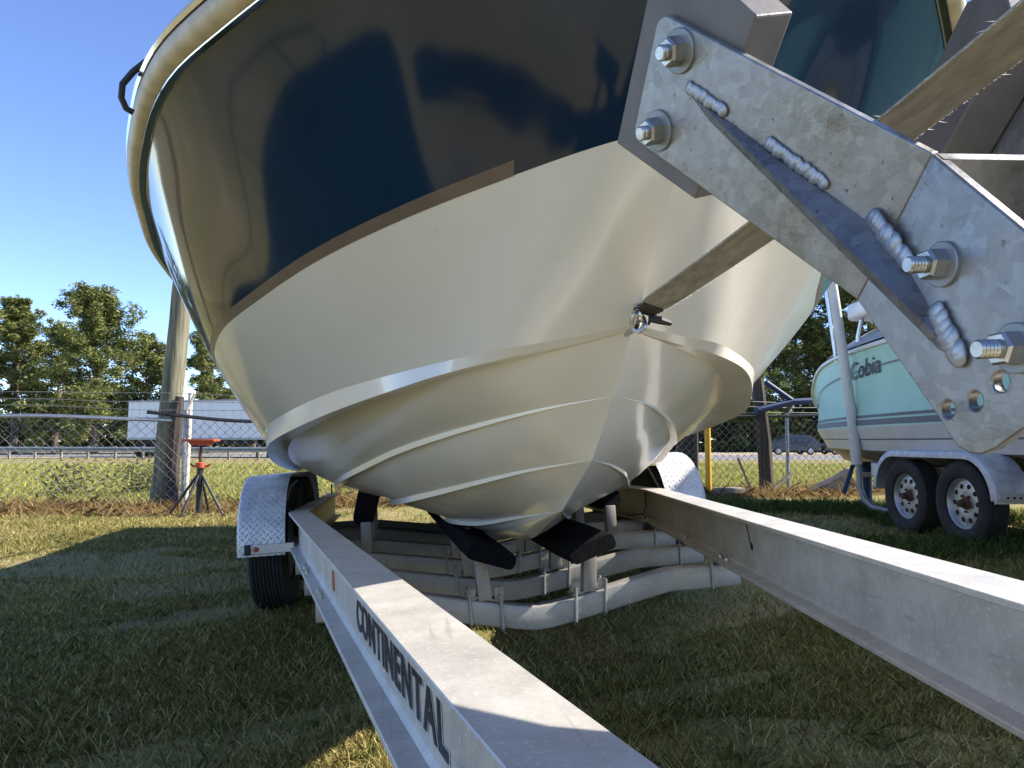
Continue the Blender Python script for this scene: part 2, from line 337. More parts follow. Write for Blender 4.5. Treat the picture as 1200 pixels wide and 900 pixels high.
# ground material: mown grass over sandy soil
def ground_mat():
    m, nt, p = nmat('mown_grass_soil'); L = nt.links.new; tc = node(nt, 'ShaderNodeTexCoord')
    def noise(s, d=8, rough=.6):
        n = node(nt, 'ShaderNodeTexNoise'); n.inputs['Scale'].default_value = s; n.inputs['Detail'].default_value = d; n.inputs['Roughness'].default_value = rough
        L(tc.outputs['Object'], n.inputs['Vector']); return n.outputs['Fac']
    def ramp(f, p0, p1, c0, c1):
        r = node(nt, 'ShaderNodeValToRGB'); e = r.color_ramp.elements; e[0].position = p0; e[1].position = p1; e[0].color = (*c0, 1); e[1].color = (*c1, 1); L(f, r.inputs['Fac']); return r.outputs[0]
    fine = ramp(noise(38, 9, .75), .34, .68, (.105, .095, .032), (.32, .285, .115))
    dry = ramp(noise(24, 9, .75), .34, .68, (.20, .145, .075), (.41, .32, .18))
    patch = ramp(noise(.9, 5), .46, .66, (0, 0, 0), (.8, .8, .8))
    mx = node(nt, 'ShaderNodeMix', data_type='RGBA'); L(patch, mx.inputs['Factor']); L(fine, mx.inputs['A']); L(dry, mx.inputs['B'])
    L(mx.outputs['Result'], p.inputs['Base Color']); p.inputs['Roughness'].default_value = .95; p.inputs['Specular IOR Level'].default_value = .1
    b = node(nt, 'ShaderNodeBump'); b.inputs['Strength'].default_value = .6; b.inputs['Distance'].default_value = .015; L(noise(45, 6), b.inputs['Height']); L(b.outputs[0], p.inputs['Normal'])
    return m
M['ground'] = ground_mat()
def blade_mat(name, trans=.35):
    m, nt, p = nmat(name); L = nt.links.new
    a = node(nt, 'ShaderNodeAttribute'); a.attribute_name = 'tint'; L(a.outputs['Color'], p.inputs['Base Color'])
    p.inputs['Roughness'].default_value = .6; p.inputs['Specular IOR Level'].default_value = .25
    t = node(nt, 'ShaderNodeBsdfTranslucent'); L(a.outputs['Color'], t.inputs['Color'])
    mx = node(nt, 'ShaderNodeMixShader'); mx.inputs[0].default_value = trans; out = nt.nodes['Material Output']
    L(p.outputs[0], mx.inputs[1]); L(t.outputs[0], mx.inputs[2]); L(mx.outputs[0], out.inputs['Surface']); return m
M['blade'] = blade_mat('grass_blade')
M['needle'] = blade_mat('pine_needle', .3)

# ------------------------------------------------------------------ terrain
def G(x, y):
    x = np.asarray(x, float); y = np.asarray(y, float)
    g = .035*np.tanh(x/1.6)*np.exp(-((y-4)/7.0)**2) - .012
    g = g + .02*np.sin(x*1.3+.4)*np.sin(y*1.1) + .012*np.sin(x*3.1+1)*np.cos(y*2.7)
    g = g - .22/(1+np.exp(-(y-38)/4.0))
    return g
def gz(x, y): return float(G(x, y))
def grid_axis(lo, hi, fine_lo, fine_hi, st):
    a = list(np.arange(fine_lo, fine_hi+1e-6, st)); x, s = fine_hi, st
    while x < hi: s *= 1.35; x += s; a.append(x)
    x, s = fine_lo, st; pre = []
    while x > lo: s *= 1.35; x -= s; pre.append(x)
    return np.array(pre[::-1] + a)
xs = grid_axis(-900, 900, -14, 12, .25); ys = grid_axis(-500, 1500, -4, 16, .25)
X, Y = np.meshgrid(xs, ys); Z = G(X, Y)
nx, ny = len(xs), len(ys); idx = np.arange(nx*ny).reshape(ny, nx)
F_ = np.stack([idx[:-1, :-1], idx[:-1, 1:], idx[1:, 1:], idx[1:, :-1]], -1).reshape(-1, 4)
me = bpy.data.meshes.new('ground'); me.from_pydata(np.stack([X, Y, Z], -1).reshape(-1, 3).tolist(), [], F_.tolist())
me.polygons.foreach_set('use_smooth', [True]*len(me.polygons))
tag(link('ground', me, M['ground']), 'mown yard grass with dry patches running out to the highway', 'ground', kind='structure')
def sheet(name, y0f, y1f, dz, m, label, cat, x0=-260, x1=260, n=60, kind='structure'):
    b = MB(); xv = np.linspace(x0, x1, n)
    for i in range(n-1):
        rows = []
        for x in (xv[i], xv[i+1]):
            rows.append([(x, y, gz(0, 60) + dz) for y in (y0f(x), y1f(x))])
        b.add([rows[0][0], rows[1][0], rows[1][1], rows[0][1]], [(0, 1, 2, 3)])
    return tag(b.build(name, m, smooth=0, fix=False), label, cat, kind=kind)
sheet('road_shoulder', lambda x: 43-.2*x, lambda x: 80-.2*x, .03, M['shoulder'], 'sandy strip on both sides of the highway', 'road shoulder')
sheet('road', lambda x: 46-.2*x, lambda x: 63-.2*x, .05, M['asphalt'], 'grey asphalt highway beyond the fence', 'road')
for k, (a, w) in enumerate(((47, .15), (61.5, .15))):
    o = sheet('road_marking', lambda x: a-.2*x, lambda x: a+w-.2*x, .06, M['paint_w'], 'solid white edge line painted along the highway', 'road marking'); o['group'] = 'edge lines of the highway'

# ------------------------------------------------------------------ trailer / boat frame
RM = [[.9856075, -.1600009, -.0545667], [.1611425, .9867816, .0171789], [.0510968, -.0257246, .9983623]]
TM = Matrix([RM[0] + [-.1504909], RM[1] + [3.8625666], RM[2] + [-.3044601 + CAM_H], [0, 0, 0, 1]])
AL, HB, BH = .1822412, .9408035, .1806206          # rail convergence, half spacing at the bend, beam depth
FW, FT = .1016, .011

trailer = tag(empty('boat_trailer', matrix=TM), 'silver aluminium boat trailer with black lettering carrying the navy and cream boat', 'trailer')
boat = tag(empty('boat', matrix=TM), 'navy and cream powerboat with its bow hanging over the aluminium trailer', 'boat')

# --- frame rails: bent I-beams
def rail(sgn):
    # cross-section (outward o, up z), closed polygon with chamfered flange edges
    h, w, c = BH, FW/2, .0016; t = .004
    half = [(w-c, 0), (w, -c), (w, -FT+c), (w-c, -FT), (t+.008, -FT-.001), (t, -FT-.009), (t, -h+FT+.009), (t+.008, -h+FT+.001), (w-c, -h+FT), (w, -h+FT-c), (w, -h+c), (w-c, -h)]
    sec = half + [(-o, z) for o, z in half[::-1]]
    d = V(-sgn*math.sin(AL), -math.cos(AL), 0); n = V(sgn*math.cos(AL), -math.sin(AL), 0)
    Lf = 4.75
    path = [(V(sgn*HB, 2.2, 0), V(sgn, 0, 0), 1.0)]
    path.append((V(sgn*HB, 0, 0), (V(sgn, 0, 0) + n).normalized(), 1/math.cos(AL/2)))
    for k in range(1, 11): path.append((V(sgn*HB, 0, 0) + d*Lf*k/10, n, 1.0))
    b = MB(); ns = len(sec); vs = []
    for (p, o, s) in path:
        for (a, z) in sec: vs.append(p + o*a*s + V(0, 0, z))
    fs = [(i*ns+j, i*ns+(j+1) % ns, (i+1)*ns+(j+1) % ns, (i+1)*ns+j) for i in range(len(path)-1) for j in range(ns)]
    fs += [list(range(ns))[::-1], [(len(path)-1)*ns+j for j in range(ns)]]
    b.add(vs, fs); return b.build('frame_rail', M['alu'], trailer, smooth=25)
rails = {s: rail(s) for s in (-1, 1)}
def rail_pt(s, sgn, off, z):
    d = V(-sgn*math.sin(AL), -math.cos(AL), 0); n = V(sgn*math.cos(AL), -math.sin(AL), 0)
    return V(sgn*HB, 0, 0) + d*s + n*off + V(0, 0, z)

def hexbolt(name, p, ax, r, hh, parent, m=None, stud=0, dome=False):
    b = MB(); b.lathe([(0, 0), (r, 0), (r*1.0, hh*.85), (r*.86, hh), (0, hh)], p, ax, n=6)
    if stud:
        a = Vector(ax).normalized(); rr = r*.55; pr = [(rr, 0)]
        k = max(2, int(stud/.0026))
        for i in range(k): pr += [(rr*.88, hh + stud*(i+.25)/k), (rr*1.0, hh + stud*(i+.75)/k)]
        pr += [(rr*.8, hh+stud+.001), (0, hh+stud+.001)]
        b.lathe(pr, p, ax, n=14)
    return b.build(name, m or M['zinc'], parent, smooth=30)

# rail bolts on lower flanges, dark disc for a drilled hole's shade and a wire on the right rail
for sgn, lst in ((-1, (.86, 1.0, 1.48, 1.56)), (1, (-.11, -.04, .77, .86, 1.43, 1.51))):
    for s in lst:
        if s < 0: p = V(sgn*HB - sgn*.03, -s, -BH+FT)
        else: p = rail_pt(s, sgn, .032 if sgn < 0 else -.026, -BH+FT)
        hexbolt('bolt', p, (0, 0, 1), .009, .012, rails[sgn], stud=.008)
b = MB(); hp = rail_pt(1.74, 1, -.0045, -.094)
b.lathe([(.0, .0008), (.011, .0008), (.012, 0), (.012, -.003)], hp, (-math.cos(AL), math.sin(AL), 0), n=14); b.build('drilled_hole_shade', M['hole'], rails[1])  # proud dark disc painted as the shade in a drilled hole
b = MB(); b.tube([rail_pt(1.715, 1, -.008, -.014), rail_pt(1.716, 1, -.007, -.045), rail_pt(1.73, 1, -.007, -.07), rail_pt(1.738, 1, -.006, -.09)], .0016, 5); b.build('loose_wire', M['black_rubber'], rails[1])
b = MB(); b.tube([V(HB-.006, .12, -.012), V(HB-.007, .13, -.06), V(HB-.012, .10, -.10), V(HB-.02, .15, -.145), V(HB-.05, .35, -.165)], .003, 5); b.build('brake_line', M['black_rubber'], rails[1])
# orange reflector
b = MB(); dl = V(math.sin(AL), -math.cos(AL), 0); nl = V(-math.cos(AL), -math.sin(AL), 0)
b.bar(rail_pt(1.645, -1, .0055, -.105), rail_pt(1.685, -1, .0055, -.105), .003, .055, bev=.001); b.build('reflector', M['orange'], rails[-1])

# lettering on outer web of the left rail
def text_mesh(txt, name, shear=0, off=0.0, spacing=1.0):
    cu = bpy.data.curves.new(name, 'FONT'); cu.body = txt; cu.shear = shear; cu.offset = off; cu.space_character = spacing
    to = bpy.data.objects.new(name, cu); COL.objects.link(to); dg = bpy.context.evaluated_depsgraph_get(); dg.update()
    me = bpy.data.meshes.new_from_object(to.evaluated_get(dg)); bpy.data.objects.remove(to); bpy.data.curves.remove(cu)
    return me
def place_text(me, fn, ext_w, ext_h):
    co = np.empty(len(me.vertices)*3); me.vertices.foreach_get('co', co); co = co.reshape(-1, 3)
    mn, mx = co.min(0), co.max(0); u = (co[:, 0]-mn[0])/(mx[0]-mn[0]); v = (co[:, 1]-mn[1])/(mx[1]-mn[1])
    out = np.array([fn(a, b_) for a, b_ in zip(u*ext_w, v*ext_h)]); me.vertices.foreach_set('co', out.ravel()); me.update()
for nm, off, mt, dn, ex in (('letter_edging', .055, 'inline', .0050, .004), ('lettering', .034, 'letter', .0062, 0.0)):
    me = text_mesh('CONTINENTAL', nm, off=off, spacing=1.14)
    place_text(me, lambda a, c: rail_pt(2.165 - ex + a, -1, dn, -.139 - ex*.6 + c), .81 + 2*ex, .071 + 1.2*ex)
    link(nm, me, M[mt], rails[-1])

# --- cross members
def cross_profile(x):        # height of the tube's top relative to the rail tops
    a = abs(x); a = math.sqrt(a*a + .0016) - .02; return -.186 - .09*max(0.0, 1 - a/.43)
def cross(y, halfw, h=.079, w=.06, m='alu_dull', dz=0):
    n = 34; b = MB(); vs = []
    for i in range(n+1):
        x = -halfw + 2*halfw*i/n; z = cross_profile(x*.7/halfw*(1 if halfw < .72 else 1)) + dz
        c = .007; e = c*.3
        for (oy, oz) in ((-w/2+c, 0), (w/2-c, 0), (w/2-e, -e), (w/2, -c), (w/2, -h+c), (w/2-e, -h+e), (w/2-c, -h), (-w/2+c, -h), (-w/2+e, -h+e), (-w/2, -h+c), (-w/2, -c), (-w/2+e, -e)): vs.append(V(x, y+oy, z+oz))
    fs = [(i*12+j, i*12+(j+1) % 12, (i+1)*12+(j+1) % 12, (i+1)*12+j) for i in range(n) for j in range(12)] + [list(range(12))[::-1], [n*12+j for j in range(12)]]
    return b.add(vs, fs).build('cross_member', M[m], trailer, smooth=50)
cms = {}
for y in (-1.38, -.86, -.28, .35, 1.0, 1.7):
    hw = min(HB, HB + y*math.tan(AL) if y < 0 else HB) + .035
    cms[y] = cross(y, hw, dz=-.005)
def ubolt(parent, x, y, dz=-.005, legs=True, tilt=0.0):
    z = cross_profile(x) + dz; b = MB(); w, h = .036, .079; s = tilt
    pth = [V(x+s*.06, y-w, z+.03), V(x, y-w, z-.01), V(x-s*.05, y-w, z-h), V(x-s*.06, y-w+.008, z-h-.008), V(x-s*.06, y+w-.008, z-h-.008), V(x-s*.05, y+w, z-h), V(x+s*.06, y+w, z+.03)]
    b.tube(pth, .0055, 7); return b.build('u_bolt', M['galv_post'], parent)
for y in (-1.38, -.86, -.28):
    for sgn in (-1, 1):
        for dx in (-.052, .052): ubolt(cms[y], sgn*.178 + dx, y, tilt=.06*sgn)
        hwb = HB + y*math.tan(AL)
        b = MB(); b.tube([V(sgn*(hwb-.07), y-.033, -.165), V(sgn*(hwb-.07), y-.033, -.270), V(sgn*(hwb-.07), y+.033, -.270)], .005, 6); b.build('u_bolt', M['galv_post'], cms[y])
        # saddle plate and post
        b = MB(); zt = cross_profile(.178)-.003
        b.box((sgn*.178, y+.01, zt+.004), (.125, .07, .009), Matrix.Rotation(-sgn*.22, 3, 'Y'), .002)
        b.box((sgn*.178-.047, y-.022, zt+.02), (.03, .006, .04)); b.box((sgn*.178+.047, y-.022, zt+.02), (.03, .006, .04))
        b.build('saddle_plate', M['galv'], cms[y], smooth=20)
        b = MB(); top = -.085 + (.03 if y > -1 else 0)
        b.bar((sgn*.178, y-.006, zt), (sgn*.178 + sgn*.012, y-.006, top), .045, .05, up=(0, 1, 0), bev=.004); b.build('bunk_post', M['alu_dull'], trailer, smooth=30)

# --- bunks (carpeted boards)
def bunk(p0, p1, w, t, roll, sag=0):
    p0, p1 = Vector(p0), Vector(p1); d = (p1-p0).normalized(); L = (p1-p0).length
    sx = d.cross(V(0, 0, 1)).normalized(); sz = sx.cross(d); q = Matrix.Rotation(roll, 3, d); sx, sz = q @ sx, q @ sz
    b = MB(); n = 14; vs = []; r = t*.35
    prof = []
    for (cx, cz, a0) in ((w/2-r, t/2-r, 0), (-w/2+r, t/2-r, PI/2), (-w/2+r, -t/2+r, PI), (w/2-r, -t/2+r, 1.5*PI)):
        for k in range(4): a = a0 + PI/2*k/3; prof.append((cx + r*math.cos(a), cz + r*math.sin(a)))
    m = len(prof)
    for i in range(n+1):
        s = i/n; e = min(1, 6*s, 6*(1-s)) if False else 1
        k = 1.0 if 0 < i < n else .93
        for (a, c) in prof: vs.append(p0 + d*(L*s) + sx*a*k + sz*c*k)
    fs = [(i*m+j, i*m+(j+1) % m, (i+1)*m+(j+1) % m, (i+1)*m+j) for i in range(n) for j in range(m)] + [list(range(m))[::-1], [n*m+j for j in range(m)]]
    return b.add(vs, fs).build('bunk', M['carpet'], trailer, smooth=40)
for sgn in (-1, 1):
    bunk((sgn*.165, -1.53, -.088), (sgn*.20, 1.9, -.10), .17, .055, -sgn*.33)
    o = bunk((sgn*.60, -.30, .022), (sgn*.62, 1.9, .0), .19, .10, sgn*1.35)
    for y in (-.28, .35, 1.0):
        b = MB(); b.bar((sgn*.60, y, -.2), (sgn*.60, y, -.05), .05, .05, up=(0, 1, 0), bev=.004); b.build('bunk_post', M['alu_dull'], trailer, smooth=30)

# --- wheels and fenders
def tyre_wheel(parent, name, c, ax, R=.35, W=.2, rim=.2, holes=8, hubm='rust', axle_caps=True, treads=True):
    c = Vector(c); ax = Vector(ax).normalized()
    w = empty(name); w.parent = parent
    b = MB(); h = W/2
    prof = [(rim*.98, -h*.62), (rim*1.04, -h*.86), (rim*1.25, -h*1.0), (R*.86, -h*1.02), (R*.955, -h*.9), (R*.985, -h*.8)]
    tr = []
    for t in np.linspace(-.72, .72, 9):
        tr += [(R, h*(t-.055)), (R, h*(t+.055)), (R-.008, h*(t+.06)), (R-.008, h*(t+.12))]
    prof += tr + [(R*.985, h*.8), (R*.955, h*.9), (R*.86, h*1.02), (rim*1.25, h*1.0), (rim*1.04, h*.86), (rim*.98, h*.62)]
    b.lathe(prof, c, ax, n=48, closed=True); b.build('tyre', M['tyre'], w, smooth=30)
    b = MB()
    b.lathe([(rim*1.05, h*.82), (rim*1.06, h*.74), (rim*.98, h*.66), (rim*.92, h*.40), (rim*.9, h*.30), (rim*.62, h*.42), (rim*.36, h*.38), (rim*.30, h*.36), (0, h*.36)], c, ax, n=40)
    b.lathe([(rim*1.05, -h*.82), (rim*.95, -h*.6), (rim*.9, h*.25)], c, ax, n=40)
    ro = b.build('rim', M['wheel_al'], w, smooth=28)
    u = ax.cross(V(0, 0, 1)).normalized(); v = ax.cross(u)
    return w, ro, u, v
trailer_tyres = []
for y in (.44, 1.30):
    b = MB(); b.tube([V(-1.05, y, -.19), V(-.5, y, -.26), V(0, y, -.33), V(.5, y, -.28), V(1.05, y, -.235)], .035, 8); b.build('axle', M['galv_post'], trailer)
for sgn in (-1, 1):
    for y in (.44, 1.30):
        z = -.190 if sgn < 0 else -.235
        trailer_tyres.append(tyre_wheel(trailer, 'wheel', (sgn*1.125, y, z), (sgn, 0, 0), R=.35, W=.2)[0])
    
def fender(parent, name, path, xin, xout, m, lip=.03, ax='x'):
    """path: (y,z) outline from one end over the wheels to the other; sheet from xin to xout with a turned-down outer lip"""
    P = [Vector((p[0], p[1])) for p in path]; n = len(P); s = [0.0]
    for i in range(1, n): s.append(s[-1] + (P[i]-P[i-1]).length)
    cx = sum(p.x for p in P)/n; cz = min(p.y for p in P)
    def inw(i, d):
        t = (P[min(i+1, n-1)] - P[max(i-1, 0)]).normalized(); nn = Vector((t.y, -t.x))
        if nn.dot(Vector((cx, cz)) - P[i]) < 0: nn = -nn
        return P[i] + nn*d
    sg = 1 if xout > xin else -1; r = .022
    prof = [(xin, 0)] + [(xin + (xout-xin-sg*r)*k/4, 0) for k in (1, 2, 3, 4)] + [(xout - sg*r + sg*r*math.sin(a), r*(1-math.cos(a))) for a in (PI/6, PI/3, PI/2)] + [(xout, lip)]
    th = .004; me = bpy.data.meshes.new(name); vs = []; uv = []
    for i in range(n):
        for j, (x, d) in enumerate(prof):
            q = inw(i, d); vs.append((x, q.x, q.y)); uv.append((abs(x-xin) + d, s[i]))
    m_ = len(prof); base = len(vs)
    for i in range(n):
        for j, (x, d) in enumerate(prof):
            q = inw(i, d + (th if j < m_-3 else th*.5)); vs.append((x - sg*(0 if j < m_-3 else th), q.x, q.y)); uv.append((abs(x-xin) + d, s[i]))
    fs = []
    for i in range(n-1):
        for j in range(m_-1):
            fs.append((i*m_+j, i*m_+j+1, (i+1)*m_+j+1, (i+1)*m_+j)); fs.append((base+i*m_+j, base+(i+1)*m_+j, base+(i+1)*m_+j+1, base+i*m_+j+1))
        for j in (0, m_-1): fs.append((i*m_+j, (i+1)*m_+j, base+(i+1)*m_+j, base+i*m_+j))
    for i in (0, n-1):
        for j in range(m_-1): fs.append((i*m_+j, base+i*m_+j, base+i*m_+j+1, i*m_+j+1))
    me.from_pydata(vs, [], fs); ul = me.uv_layers.new(name='UVMap')
    for l in me.loops: ul.data[l.index].uv = uv[l.vertex_index]
    bm = bmesh.new(); bm.from_mesh(me); bmesh.ops.recalc_face_normals(bm, faces=bm.faces); bm.to_mesh(me); bm.free()
    me.polygons.foreach_set('use_smooth', [True]*len(me.polygons)); me.set_sharp_from_angle(angle=math.radians(50))
    return link(name, me, m, parent)
def fender_path(ya, yb, z0, ztop, R):
    p = [(ya, z0)]
    for k in range(0, 11):
        a = PI - (PI/2)*k/10; p.append((ya + R + R*math.cos(a), ztop - R + R*math.sin(a)))
    for k in range(1, 4): p.append((ya + R + (yb-ya-2*R)*k/4, ztop))
    for k in range(0, 11):
        a = PI/2 - (PI/2)*k/10; p.append((yb - R + R*math.cos(a), ztop - R + R*math.sin(a)))
    p.append((yb, z0)); return p
for sgn in (-1, 1):
    fd = fender(trailer, 'fender', fender_path(-.02, 1.76, -.205, .19, .34), sgn*.99 + sgn*.02, sgn*1.245, M['diamond'])
    # step bracket with marker light below the front end
    b = MB(); b.box((sgn*1.085, -.035, -.168), (.24, .02, .045), bev=.003); br = b.build('fender_bracket', M['alu'], fd, smooth=20)
    b = MB(); b.box((sgn*1.185, -.048, -.168), (.028, .02, .05), bev=.003); b.build('bracket_end_cap', M['black_rubber'], fd)
    b = MB(); b.lathe([(0, .009), (.009, .008), (.013, 0)], (sgn*1.145, -.046, -.168), (0, -1, 0), n=16); b.build('marker_light', M['red'], fd)
    b = MB(); b.tube([V(sgn*1.06, .1, -.1), V(sgn*1.02, .3, .12), V(sgn*1.0, .42, .15)], .006, 6); b.build('fender_brace', M['galv_post'], fd)

# rear guide bolt / spike
b = MB(); b.tube([V(-HB-.01, 2.1, 0), V(-HB-.01, 2.1, .075)], .006, 6); b.build('guide_stud', M['dark_steel'], trailer)

# --- tongue and winch stand
apex = V(0, -HB/math.tan(AL), 0)
b = MB(); b.bar((0, -3.4, -.19), (0, -6.4, -.19), .09, .09, bev=.006); b.build('tongue', M['alu'], trailer, smooth=20)
b = MB(); b.box((0, -6.45, -.17), (.1, .22, .09), bev=.02); b.build('coupler', M['galv'], trailer)
STC = .0575
b = MB(); b.bar((STC, -3.60, -.14), (STC, -3.49, .40), .16, .076, up=(0, 1, 0), bev=.006); b.build('winch_post', M['galv'], trailer, smooth=20)

FTp = V(-.04, -3.36409, .44269); UU = V(0, .760206, -.649682); VV = V(0, -.649682, -.760206); D1 = V(-.358368, .60653, .709714); N1 = V(-.93358, -.232825, -.272433)
PT = .0095; STC = .0575
def arm(sgn):
    fx = lambda p: V(p.x if sgn < 0 else STC*2 - p.x, p.y, p.z)      # built for the starboard side, mirrored for port
    fd_ = lambda p: V(p.x*(-sgn), p.y, p.z)
    def P1(L, w, h=0): return fx(FTp + D1*L + UU*w + N1*h)
    def P2(v, w, h=0): return fx(FTp + VV*v + UU*w + V(-1, 0, 0)*h)
    b = MB(); r = .016
    def ro(c, a0, a1, k=5): return [(c[0] + r*math.cos(a0 + (a1-a0)*i/k), c[1] + r*math.sin(a0 + (a1-a0)*i/k)) for i in range(k+1)]
    # plate 1 outline in (L,w)
    o1 = [(0, 0)] + [(.14*0, 0)][:0] + ro((.345-r, r), -PI/2, 0) + ro((.345-r, .14-r), 0, PI/2) + [(0, .1405)]
    n = len(o1); vs = [P1(*q) for q in o1] + [P1(*q, -PT) for q in o1]
    b.add(vs, [list(range(n)), list(range(n, 2*n))[::-1]] + [(i, (i+1) % n, n+(i+1) % n, n+i) for i in range(n)])
    # plate 2 outline in (v,w): wedge that narrows to a rounded foot
    o2 = [(0, .1405), (0, 0), (.20, 0)] + [(.225, .035), (.2, .085)] + [(.190, .125), (.186, .138), (.178, .147), (.168, .1525), (.155, .152), (.14, .1475)]
    o2 = [(0, .1405), (0, 0), (.245, 0), (.245, .03), (.197, .098), (.190, .128), (.185, .140), (.177, .148), (.167, .1525), (.155, .1525), (.142, .150)]
    HL = ((.141, .1385), (.1555, .115), (.1625, .089)); bm = bmesh.new()
    loops = [o2] + [[(v + .0072*math.cos(2*PI*k/20), w + .0072*math.sin(2*PI*k/20)) for k in range(20)] for v, w in HL]
    for lp in loops:
        vv = [bm.verts.new(P2(*q)) for q in lp]
        for k in range(len(vv)): bm.edges.new((vv[k], vv[(k+1) % len(vv)]))
    bmesh.ops.triangle_fill(bm, use_beauty=True, use_dissolve=False, edges=bm.edges[:])
    ex = bmesh.ops.extrude_face_region(bm, geom=bm.faces[:]); off = P2(0, 0, -PT) - P2(0, 0, 0)
    bmesh.ops.translate(bm, verts=[e for e in ex['geom'] if isinstance(e, bmesh.types.BMVert)], vec=off)
    orig = [f for f in bm.faces]; bm.verts.index_update(); b.add([v.co.copy() for v in bm.verts], [[v.index for v in f.verts] for f in bm.faces]); 
    # keep the front face that extrude_face_region moves away from
    bm.free()
    b2 = bmesh.new()
    for lp in loops:
        vv = [b2.verts.new(P2(*q)) for q in lp]
        for k in range(len(vv)): b2.edges.new((vv[k], vv[(k+1) % len(vv)]))
    bmesh.ops.triangle_fill(b2, use_beauty=True, use_dissolve=False, edges=b2.edges[:]); b2.verts.index_update()
    n_front = len(b2.faces); front_in = sum(1 for f in b.f if all((Vector(b.v[q]) - P2(0, 0, 0)).dot(off.normalized()) < .001 for q in f)) 
    if front_in < n_front: b.add([v.co.copy() for v in b2.verts], [[v.index for v in f.verts] for f in b2.faces])
    b2.free()
    pl = b.build('bow_stop_arm', M['galv'], trailer, smooth=30)
    bv = pl.modifiers.new('edge', 'BEVEL'); bv.width = .0015; bv.segments = 2; bv.limit_method = 'ANGLE'; bv.angle_limit = math.radians(50)
    # gusset across the fold
    ga, gm, gb = P1(.268, .058, .0005), P1(0, .0745, .0005), P2(.121, .101, .0005)
    nrm = (gm-ga).cross(gb-ga).normalized()*.011
    g = MB(); g.prism([ga, gm, gb], nrm if nrm.z < 0 else -nrm); gu = g.build('gusset', M['gusset'], pl, smooth=0)
    # welds
    wr = random.Random(11)
    def weld(p0, p1, r0, nrm):
        w = MB(); L = (p1-p0).length; d = (p1-p0)/L; k = max(6, int(L/.0036)); sd_ = d.cross(nrm).normalized()
        for i in range(k):
            c = p0.lerp(p1, (i+.5)/k) + sd_*wr.uniform(-.0009, .0009); r = r0*wr.uniform(.85, 1.12); vs = []; nu, nv = 12, 6
            for a in range(nu):
                for e in range(nv+1):
                    th = 2*PI*a/nu; ph = PI*e/nv
                    q = d*(math.cos(th)*math.sin(ph)*r*.95 - .35*r*(math.sin(th)*math.sin(ph))**2) + sd_*(math.sin(th)*math.sin(ph)*r*1.1) + nrm*(math.cos(ph)*r*.36)
                    vs.append(c + q)
            w.add(vs, [(a*(nv+1)+e, ((a+1) % nu)*(nv+1)+e, ((a+1) % nu)*(nv+1)+e+1, a*(nv+1)+e+1) for a in range(nu) for e in range(nv)])
        w.build('weld_bead', M['weld'], pl, smooth=70, fix=False)
    n1_, n2_ = fd_(N1), fd_(V(-1, 0, 0))
    weld(P1(.272, .052, .002), P1(.215, .055, .002), .0062, n1_); weld(P1(.15, .0585, .002), P1(.075, .064, .002), .0062, n1_)
    weld(P1(.02, .067, .003), P2(.036, .076, .004), .0085, n2_); weld(P2(.085, .087, .003), P2(.127, .100, .003), .0085, n2_)
    # bolts
    for (L, w) in ((.299, .0245), (.303, .1125)):
        ax = fd_(N1); p = P1(L, w, 0)
        wb = MB(); wb.lathe([(.0, .0), (.0225, 0), (.0225, .0028), (.0215, .0035), (.008, .0035)], p, ax, n=36); wb.build('washer', M['galv_post'], pl, smooth=30)
        hexbolt('bolt', P1(L, w, .0035), ax, .0150, .0165, pl, stud=.007)
    for (v, w, st) in ((.0655, .0575, .013), (.158, .062, .014)):
        ax = fd_(V(-1, 0, 0)); p = P2(v, w, 0)
        wb = MB(); wb.lathe([(.0, .0), (.0175, 0), (.0175, .0028), (.0165, .0035), (.008, .0035)], p, ax, n=36); wb.build('washer', M['galv_post'], pl, smooth=30)
        hexbolt('bolt', P2(v, w, .0035), ax, .0122, .0135, pl, stud=st)
    # rubber pad behind plate 1
    pb = MB(); th = .05
    out = [(.380, -.012), (.384, .166), (.232, .164), (.2215, -.032), (.30, -.05)]
    vs = [P1(*q, -PT-.001) for q in out] + [P1(q[0], q[1], -PT-th) for q in out]; n = len(out)
    pb.add(vs, [list(range(n)), list(range(n, 2*n))[::-1]] + [(i, (i+1) % n, n+(i+1) % n, n+i) for i in range(n)])
    po = pb.build('bow_pad', M['pad'], trailer, smooth=0); bv = po.modifiers.new('edge', 'BEVEL'); bv.width = .002; bv.segments = 2
    return pl
arms = {s: arm(s) for s in (-1, 1)}
for a_ in (-1,):
    pass
# cross plate between the arms at the fold, winch with drum
b = MB(); b.prism([V(-.036, -3.365, .4425), V(.151, -3.365, .4425), V(.151, -3.318, .402), V(-.036, -3.318, .402)], V(0, -.006, -.007)); b.build('spreader_plate', M['galv'], trailer, smooth=0)
b = MB(); b.lathe([(.0, -.045), (.075, -.045), (.075, -.04), (.03, -.039), (.03, .039), (.075, .04), (.075, .045), (0, .045)], (0, -3.66, .50), (1, 0, 0), n=28)
b.box((.052, -3.64, .47), (.006, .2, .2)); b.box((-.052, -3.64, .47), (.006, .2, .2)); b.box((0, -3.62, .395), (.11, .2, .012)); b.build('winch', M['galv'], trailer)

